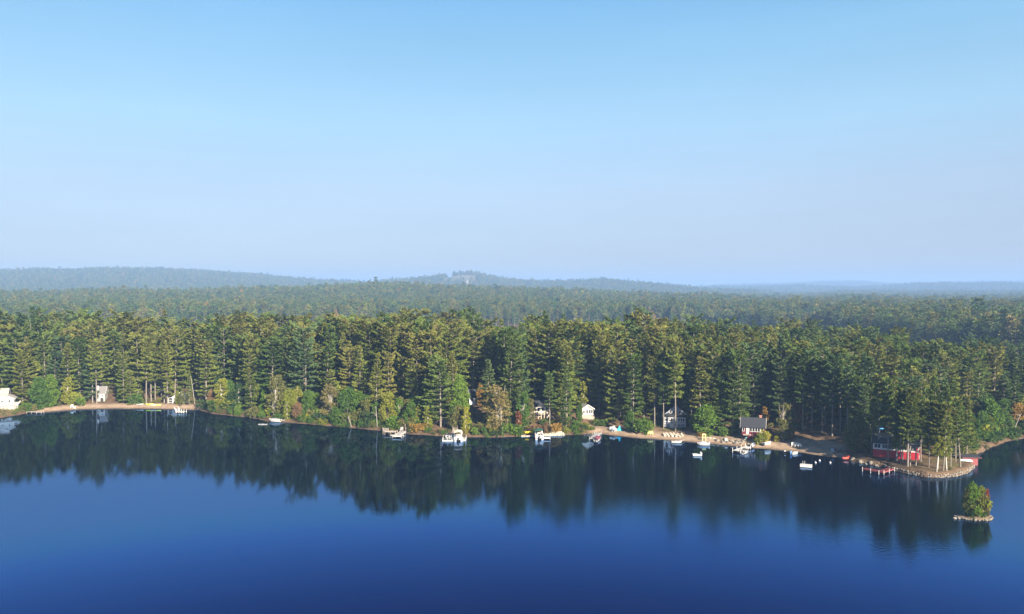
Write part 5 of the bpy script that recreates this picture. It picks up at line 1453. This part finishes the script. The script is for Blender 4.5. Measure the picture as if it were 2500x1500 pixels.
def grow_wood():
    g = np.random.default_rng(2024)
    pts = []
    cell = 4.6
    for yy in np.arange(186, 520, cell):
        for xx in np.arange(-420, 420, cell):
            pts.append((xx + g.uniform(-0.46, 0.46) * cell, yy + g.uniform(-0.46, 0.46) * cell))
    fine = [(xx + g.uniform(-1, 1), yy + g.uniform(-1, 1)) for yy in np.arange(186, 330, 1.4) for xx in np.arange(-260, 260, 1.4)]
    fu = np.array(fine); fs = sdf(fu[:, 0], fu[:, 1]); fine = fu[(fs > 0.55) & (fs < 9.0)]
    A = np.vstack([np.array(pts), fine])
    U = CX + F * A[:, 0] / A[:, 1]
    m = (U > -330) & (U < 2830) & (A[:, 1] < np.interp(U, [-330, 200, 500, 700, 1130, 1180, 1260, 1350, 1700, 2000, 2150, 2300, 2830], [400, 390, 362, 372, 384, 318, 322, 352, 388, 388, 345, 310, 305]) + 12 * wob(A[:, 0], A[:, 1], 50.0, 2.0))
    A, U = A[m], U[m]
    S = sdf(A[:, 0], A[:, 1]); m = S > 0.55
    A, U, S = A[m], U[m], S[m]
    Z = height(A[:, 0], A[:, 1])
    order = np.argsort(S + g.uniform(0, 3, len(S)))
    used = [(x, y, r) for x, y, r in TAKEN] + list(FOOT)
    grid = {}
    def near(x, y, d):
        for i in range(int((x - d) // 6), int((x + d) // 6) + 1):
            for j in range(int((y - d) // 6), int((y + d) // 6) + 1):
                for (a, b, r) in grid.get((i, j), ()):
                    if (a - x) ** 2 + (b - y) ** 2 < (r + d) ** 2: return True
        return False
    def put(x, y, r):
        grid.setdefault((int(x // 6), int(y // 6)), []).append((x, y, r))
    for x, y, r in used: put(x, y, r)
    big = [q for q in FOOT]
    pines, leafy, shrubs = [], [], []
    for i in order:
        x, y, u, s, z = A[i, 0], A[i, 1], U[i], S[i], Z[i]
        if any((x - a) ** 2 + (y - b) ** 2 < r * r for a, b, r in big): continue
        beach = (62 < u < 498) or (1432 < u < 2085)
        point = 2100 < u < 2420 and y < 226
        if point and (y < 211.5 or u > 2378): continue
        open_ = 9 if 62 < u < 498 else (11 if u < 1890 else 16)
        if beach and s < open_: continue
        if 1145 < u < 1192 and s < 22 and s > 5: continue          # the dark gap
        # undergrowth and saplings thick along the bank, thinning inland
        if s < 4.2 and not near(x, y, 0.42) and g.uniform() < 0.95:
            h = g.uniform(1.4, 2.6 + 0.6 * s)
            if is_clear(x, y, z, h, 1.0): put(x, y, 0.42); shrubs.append((x, y, z, h, u, s))
            continue
        pl = math.exp(-((s - 4) / 7.0) ** 2) * (0.9 if 480 < u < 1450 or u < 180 or u > 2400 else 0.4) + 0.08
        if s < 16 and g.uniform() < pl:
            h = g.uniform(4.0, 10.5) * (0.75 if s < 5 else 1.0)
            if not near(x, y, 1.1) and is_clear(x, y, z, h, 2.0, 0.1): put(x, y, 1.1); leafy.append((x, y, z, h, u, s)); continue
        if s < 5.0: continue
        sp = 2.35 if s < 40 else 2.5
        if near(x, y, sp): continue
        if not beach and s < 9 and g.uniform() < 0.55: continue
        hm = 24.0 if s > 20 else 21.5
        h = float(np.clip(g.normal(hm, 2.2), 15, 26.5 if s < 40 else 28)) * float(np.interp(u, [1500, 2050, 2500], [1.0, 0.83, 0.74]))
        if s > 55 and g.uniform() < 0.06: h *= 1.08
        if g.uniform() < 0.08 and s < 40: h = g.uniform(9, 15)
        cb = 0.25
        if not is_clear(x, y, z, h, 2.8, cb): continue
        put(x, y, sp); pines.append((x, y, z, h, u, s))
    shrubs.sort(key=lambda q: q[1]); leafy.sort(key=lambda q: q[1])
    inview = lambda q: -15 < q[4] < 2515
    keys = ['broad', 'broad', 'tall', 'ragged', 'full', 'full', 'wide', 'gappy', 'wide', 'tall']
    cols = ['blue_green', 'deep_green', 'olive', 'brown_tipped']
    def pick(q):
        x, y, z, h, u, s = q
        c = wob(np.array([x]), np.array([y]), 60.0, 9.0)[0] + g.normal(0, 0.55)
        c += 0.35 if 300 < u < 1150 else (-0.35 if u > 1900 else 0)
        col = 'blue_green' if c < -0.45 else ('deep_green' if c < 0.0 else ('olive' if c < 0.85 else 'brown_tipped'))
        if g.uniform() < 0.018: col = 'yellow'
        key = ('young' if g.uniform() < .5 else 'conical') if h < 15.5 else keys[g.integers(0, len(keys))]
        return key, col
    # the pines that show largest stay single things; the rest of the wood is one mass
    have = sum(1 for o in bpy.data.objects if o.name.split('.')[0] == 'pine_tree')
    vis = [q for q in pines if inview(q)]
    vis.sort(key=lambda q: q[5] * 1.0 + 0.05 * q[1] - 0.9 * q[3])
    single = vis[:300 - have]; ids = set(map(id, single)); rest = [q for q in pines if id(q) not in ids]
    look = {'broad': 'broad', 'tall': 'tall', 'slender': 'slender', 'ragged': 'ragged', 'full': 'full crowned', 'wide': 'flat topped', 'gappy': 'open limbed', 'young': 'young', 'conical': 'conical'}
    colw = {'blue_green': 'blue green', 'deep_green': 'deep green', 'olive': 'olive', 'brown_tipped': 'brown tipped', 'yellow': 'yellowing'}
    recs = []
    for q in single:
        k, c = pick(q); recs.append((q, k, c))
    def zone(u): return min(range(len(LAND)), key=lambda i: abs(LAND[i][0] - u))
    def label_all(recs, noun, lk):
        groups = {}
        for r in recs:
            groups.setdefault((zone(r[0][4]), lk(r)), []).append(r)
        out = {}
        for (zi, w), rs in groups.items():
            rs.sort(key=lambda r: r[0][4])
            for i, r in enumerate(rs):
                where = LAND[zi][1]
                if len(rs) == 1: out[id(r)] = '%s %s behind %s, the only such one there' % (w, noun, where)
                else: out[id(r)] = '%s %s behind %s, %s of %d from left' % (w, noun, where, nth(i), len(rs))
        return out
    L = label_all(recs, 'pine', lambda r: look[r[1]] + ' ' + colw[r[2]])
    for r in recs:
        q, k, c = r
        put_tree('pine_tree', PINES, k, c, q[0], q[1], q[2] - 0.15, q[3], g.uniform(0, 6.28), 'pine tree', g.uniform(0.85, 1.28), g.normal(0, 0.022), L[id(r)], 'pines of the lakeside wood')
    lk_cols = ['green', 'green', 'bright_green', 'yellow_green', 'olive', 'olive', 'dark_green', 'tan', 'brown', 'yellow', 'red_brown', 'orange']
    lw = np.array([24, 14, 12, 9, 14, 8, 12, 1.5, 0.4, 0.8, 0.3, 0.3]); lw = lw / lw.sum()
    recs = []
    for q in leafy:
        if not inview(q): continue
        recs.append((q, ['maple', 'oak', 'birch', 'birch2', 'poplar', 'oak', 'maple'][g.integers(0, 7)], str(g.choice(lk_cols, p=lw))))
    recs = recs[:290]
    L = label_all(recs, 'tree', lambda r: {'maple': 'rounded', 'oak': 'spreading', 'birch': 'pale stemmed', 'birch2': 'thin', 'poplar': 'narrow'}[r[1]] + ' ' + r[2].replace('_', ' '))
    for r in recs:
        q, k, c = r
        nm = 'birch_tree' if 'birch' in k or k == 'poplar' else 'maple_tree'
        put_tree(nm, LEAFS, k, c, q[0], q[1], q[2] - 0.1, q[3], g.uniform(0, 6.28), 'tree', g.uniform(0.8, 1.1), g.normal(0, 0.03), L[id(r)], 'small hardwoods along the shore')
    recs = []
    for q in shrubs:
        if not inview(q): continue
        recs.append((q, ['shrub', 'shrub2', 'shrub3'][g.integers(0, 3)], str(g.choice(lk_cols, p=lw))))
    recs = recs[:290]
    L = label_all(recs, 'shrub', lambda r: {'shrub': 'rounded', 'shrub2': 'upright', 'shrub3': 'low spreading'}[r[1]] + ' ' + r[2].replace('_', ' '))
    for r in recs:
        q, k, c = r
        put_tree('shoreline_shrub', LEAFS, k, c, q[0], q[1], q[2] - 0.1, q[3], g.uniform(0, 6.28), 'shrub', g.uniform(0.8, 1.15), 0, L[id(r)].replace(' behind ', ' by '), 'shrubs fringing the bank')
    print('pines', len(pines), 'single', len(single), 'leafy', len(leafy), 'shrubs', len(shrubs))
    protos = []
    for key in ('broad', 'tall', 'ragged', 'full', 'wide', 'gappy'):
        tr, Q, mi = PINES[key][3]
        for c in cols:
            protos.append(joined_mesh('forest_tree', tr, Q, mi, [M['bark_pine'], M['needle_' + c], M['cone_tan'] if c in ('olive', 'brown_tipped') else M['needle_' + c]]))
    nP = len(protos)
    for key, c in (('maple', 'green'), ('oak', 'olive'), ('oak', 'dark_green'), ('maple', 'red_brown')):
        tr, Q, mi = LEAFS[key][3]; protos.append(joined_mesh('forest_tree', tr, Q, mi, [M['bark_dark'], M['leaf_' + c]]))
    idx, rot, scl, wid, pp = [], [], [], [], []
    for q in rest:
        k, c = pick(q)
        ki = {'broad': 0, 'tall': 1, 'slender': 1, 'ragged': 2, 'full': 3, 'wide': 4, 'gappy': 5, 'young': 3, 'conical': 3}[k]
        ci = cols.index(c) if c in cols else 2
        s = q[3] / 26
        if g.uniform() < 0.05: idx.append(nP + int(g.integers(0, 4))); s = q[3] * 0.8 / 11
        else: idx.append(ki * 4 + ci)
        rot.append(g.uniform(0, 6.28)); scl.append(s); wid.append(s * g.uniform(0.9, 1.25) * (0.75 if idx[-1] >= nP else 1)); pp.append((q[0], q[1], q[2] - 0.15))
    forest('pine_forest', 'dense mass of pine crowns rising behind the single shoreline trees', pp, idx, rot, scl, wid, protos)
grow_wood()

def undergrowth():
    g = np.random.default_rng(5150)
    n = 15000
    X = g.uniform(-300, 300, n); Y = g.uniform(186, 330, n)
    U = CX + F * X / Y; m = (U > -60) & (U < 2600); X, Y, U = X[m], Y[m], U[m]
    S = sdf(X, Y); Z = height(X, Y)
    beach = ((U > 66) & (U < 496) & (S < 8)) | ((U > 1436) & (U < 1890) & (S < 10)) | ((U > 1890) & (U < 2080) & (S < 15))
    point = (U > 2095) & (U < 2372) & (Y < 226)
    m = (S > -0.1) & (S < 26) & ~beach & ~(point & (g.uniform(size=len(U)) < 0.85)) & (g.uniform(size=len(U)) < np.where(S < 6, 1.0, 0.55))
    m &= ~((U > 1610) & (U < 1682) & (S < 16))
    for a, b, r in FOOT: m &= (X - a) ** 2 + (Y - b) ** 2 > (r * 0.8) ** 2
    X, Y, U, S, Z = X[m], Y[m], U[m], S[m], Z[m]
    h = np.where(S < 2, g.uniform(0.5, 1.5, len(X)), g.uniform(0.35, 1.3, len(X))) * np.where((U > 2095) & (U < 2372) & (Y < 226), 0.4, 1.0)
    for (a, b, c, d, dist) in CLEAR:
        _, vt = proj(X, Y, Z + h)
        h = np.where((U > a) & (U < c) & (vt < d - 2) & (Y < dist), h * 0.3, h)
    protos = []
    for key in ('shrub3', 'shrub'):
        tr, Q, mi = LEAFS[key][3]
        Q = Q[::2]
        for c in ('olive', 'green', 'brown', 'dark_green', 'tan', 'yellow_green'):
            protos.append(joined_mesh('low_growth', tr, Q, mi, [M['bark_dark'], M['leaf_' + c]]))
    col = g.choice(6, len(X), p=[.34, .30, .07, .16, .05, .08])
    forest('undergrowth', 'low brush and ferns covering the bank down to the waterline', np.stack([X, Y, Z - 0.05], 1), col + 6 * g.integers(0, 2, len(X)), g.uniform(0, 6.28, len(X)), h / 1.6, h / 1.6 * g.uniform(0.9, 1.6, len(X)), protos)
    print('undergrowth', len(X))
undergrowth()


def far_woods():
    g = np.random.default_rng(77)
    P = []
    y = 430.0
    us = None
    while y < 9600:
        lat = max(6.2, y * 0.0040) if y < 1500 else max(6.0, y * 0.0030)
        rad = 7.0 if y < 900 else y * 0.0088
        n = int(4000 / F * y / lat)
        u = np.linspace(-560, 3060, n) + g.normal(0, 0.3, n) * F * lat / y
        yy = y + g.uniform(-0.5, 0.5, n) * rad * 1.2
        P.append(np.stack([(u - CX) / F * yy, yy], 1))
        y += rad
    P = np.vstack(P); X, Y = P[:, 0], P[:, 1]
    r = np.hypot(X, Y); u = CX + F * X / Y
    Z = height(X, Y)
    keep = Z > 0.3
    keep &= ~((r < np.interp(u, [1700, 1950, 2150, 2400], [940, 820, 620, 560]) + 60 * wob(X, Y, 90.0, 1.0)))
    fieldm = (u > 1086) & (u < 1164) & (r > 3190) & (r < 3468)
    gap = (u > 1091) & (u < 1104) & (r > 3190) & (r < 3700)
    gap2 = (u > 1119) & (u < 1122) & (r > 3440) & (r < 3700)
    house = (np.abs(u - 1141) < 5) & (r > 3040) & (r < 3190)
    keep &= ~(fieldm | gap | gap2 | house)
    # leave out what lies wholly behind the nearer canopy (with a margin for a step to the side)
    rows = np.geomspace(420, 9700, 420); cols = np.linspace(-600, 3100, 700)
    CU, RY = np.meshgrid(cols, rows)
    GZ = height((CU - CX) / F * RY, RY)
    ang = np.maximum.accumulate((np.where(GZ > 0.3, GZ + 11, 0) - H) / RY, axis=0)
    ri = np.clip(np.searchsorted(rows, Y * 0.965) - 1, 0, len(rows) - 1)
    ci = np.clip(np.searchsorted(cols, u), 0, len(cols) - 1)
    keep &= (Z + 27 - H) / Y > ang[ri, ci]
    X, Y, Z, r, u = X[keep], Y[keep], Z[keep], r[keep], u[keep]
    n = len(X)
    big = 1 + 0.35 * np.clip((Y - 1500) / 4000, 0, 1)
    hh = np.clip(g.normal(20.5, 3.0, n) + 2.5 * wob(X, Y, 210.0, 8.0), 9, 28)
    hh *= np.where(g.uniform(size=n) < 0.04, 1.18, 1.0)
    kind = g.uniform(size=n)
    clump = wob(X, Y, 160.0, 3.3) * 0.5 + 0.5
    idx = np.where(kind < 0.70 - 0.30 * clump, np.array([0, 0, 1, 1, 2, 3])[g.integers(0, 6, n)], np.where(kind < 0.90, g.integers(4, 7, n), np.where(kind < 0.975, 7, np.where(kind < 0.994, 8, 9))))
    far = Y > 1500
    mid_mesh, far_mesh = [], []
    for q, (tf, dens, nn, lf) in enumerate(((0.95, 6.0, 520, 1.0), (1.7, 1.9, 170, 1.7))):
        out = (mid_mesh, far_mesh)[q]
        for k, (c, sp, fl) in enumerate((('blue_green', 4.6, 0.4), ('deep_green', 4.0, 0.1), ('olive', 5.0, 0.6), ('brown_tipped', 4.4, 0.4))):
            tr, Q, mi = pine_shape(60 + k + 10 * q, 22, 0.22, sp * 1.15, dens, tf, fl, 1.5 if q == 0 else 2.4, False)
            out.append(joined_mesh('forest_tree', tr, Q, mi, [M['bark_pine'], M['needle_' + c], M['cone_tan'] if k > 1 else M['needle_' + c]]))
        for k, (c, w) in enumerate((('green', 9), ('dark_green', 8.5), ('olive', 8), ('yellow_green', 7), ('tan', 7), ('orange', 7))):
            tr, Q, mi = leaf_shape(80 + k + 10 * q, 20, w, 0.25, nn, lf, 12)
            out.append(joined_mesh('forest_tree', tr, Q, mi, [M['bark_dark'], M['leaf_' + c]]))
    rot = g.uniform(0, 6.28, n)
    s = hh / 22
    w = s * g.uniform(0.85, 1.2, n) * big
    nf = ~far
    forest('mixed_forest', 'hazy mixed forest of pines and hardwoods stretching away behind the shoreline pines', np.stack([X, Y, Z], 1)[nf], idx[nf], rot[nf], s[nf], w[nf], mid_mesh)
    forest('hill_forest', 'blue hazy woods covering the far hills and ridges', np.stack([X, Y, Z], 1)[far], idx[far], rot[far], s[far], w[far], far_mesh)
    print('far woods', nf.sum(), far.sum())
far_woods()

# ------------------------------------------------------------------ the air: one even box of haze
def build_haze():
    o = MB().box(0, 4960, 80, 17900, 10800, 170).build('haze', [])
    m = bpy.data.materials.new('pale_air'); m.use_nodes = True
    n, l = m.node_tree.nodes, m.node_tree.links
    n.remove(n['Principled BSDF'])
    v = n.new('ShaderNodeVolumePrincipled')
    v.inputs['Color'].default_value = HAZE_COL
    v.inputs['Density'].default_value = HAZE_DENS
    v.inputs['Anisotropy'].default_value = 0.0
    l.new(v.outputs[0], n['Material Output'].inputs['Volume'])
    o.data.materials.append(m)
    tag(o, 'thin pale blue morning haze over the woods and lake', kind='stuff')
HAZE_COL, HAZE_DENS = (0.28, 0.47, 0.84, 1), 0.00023
build_haze()
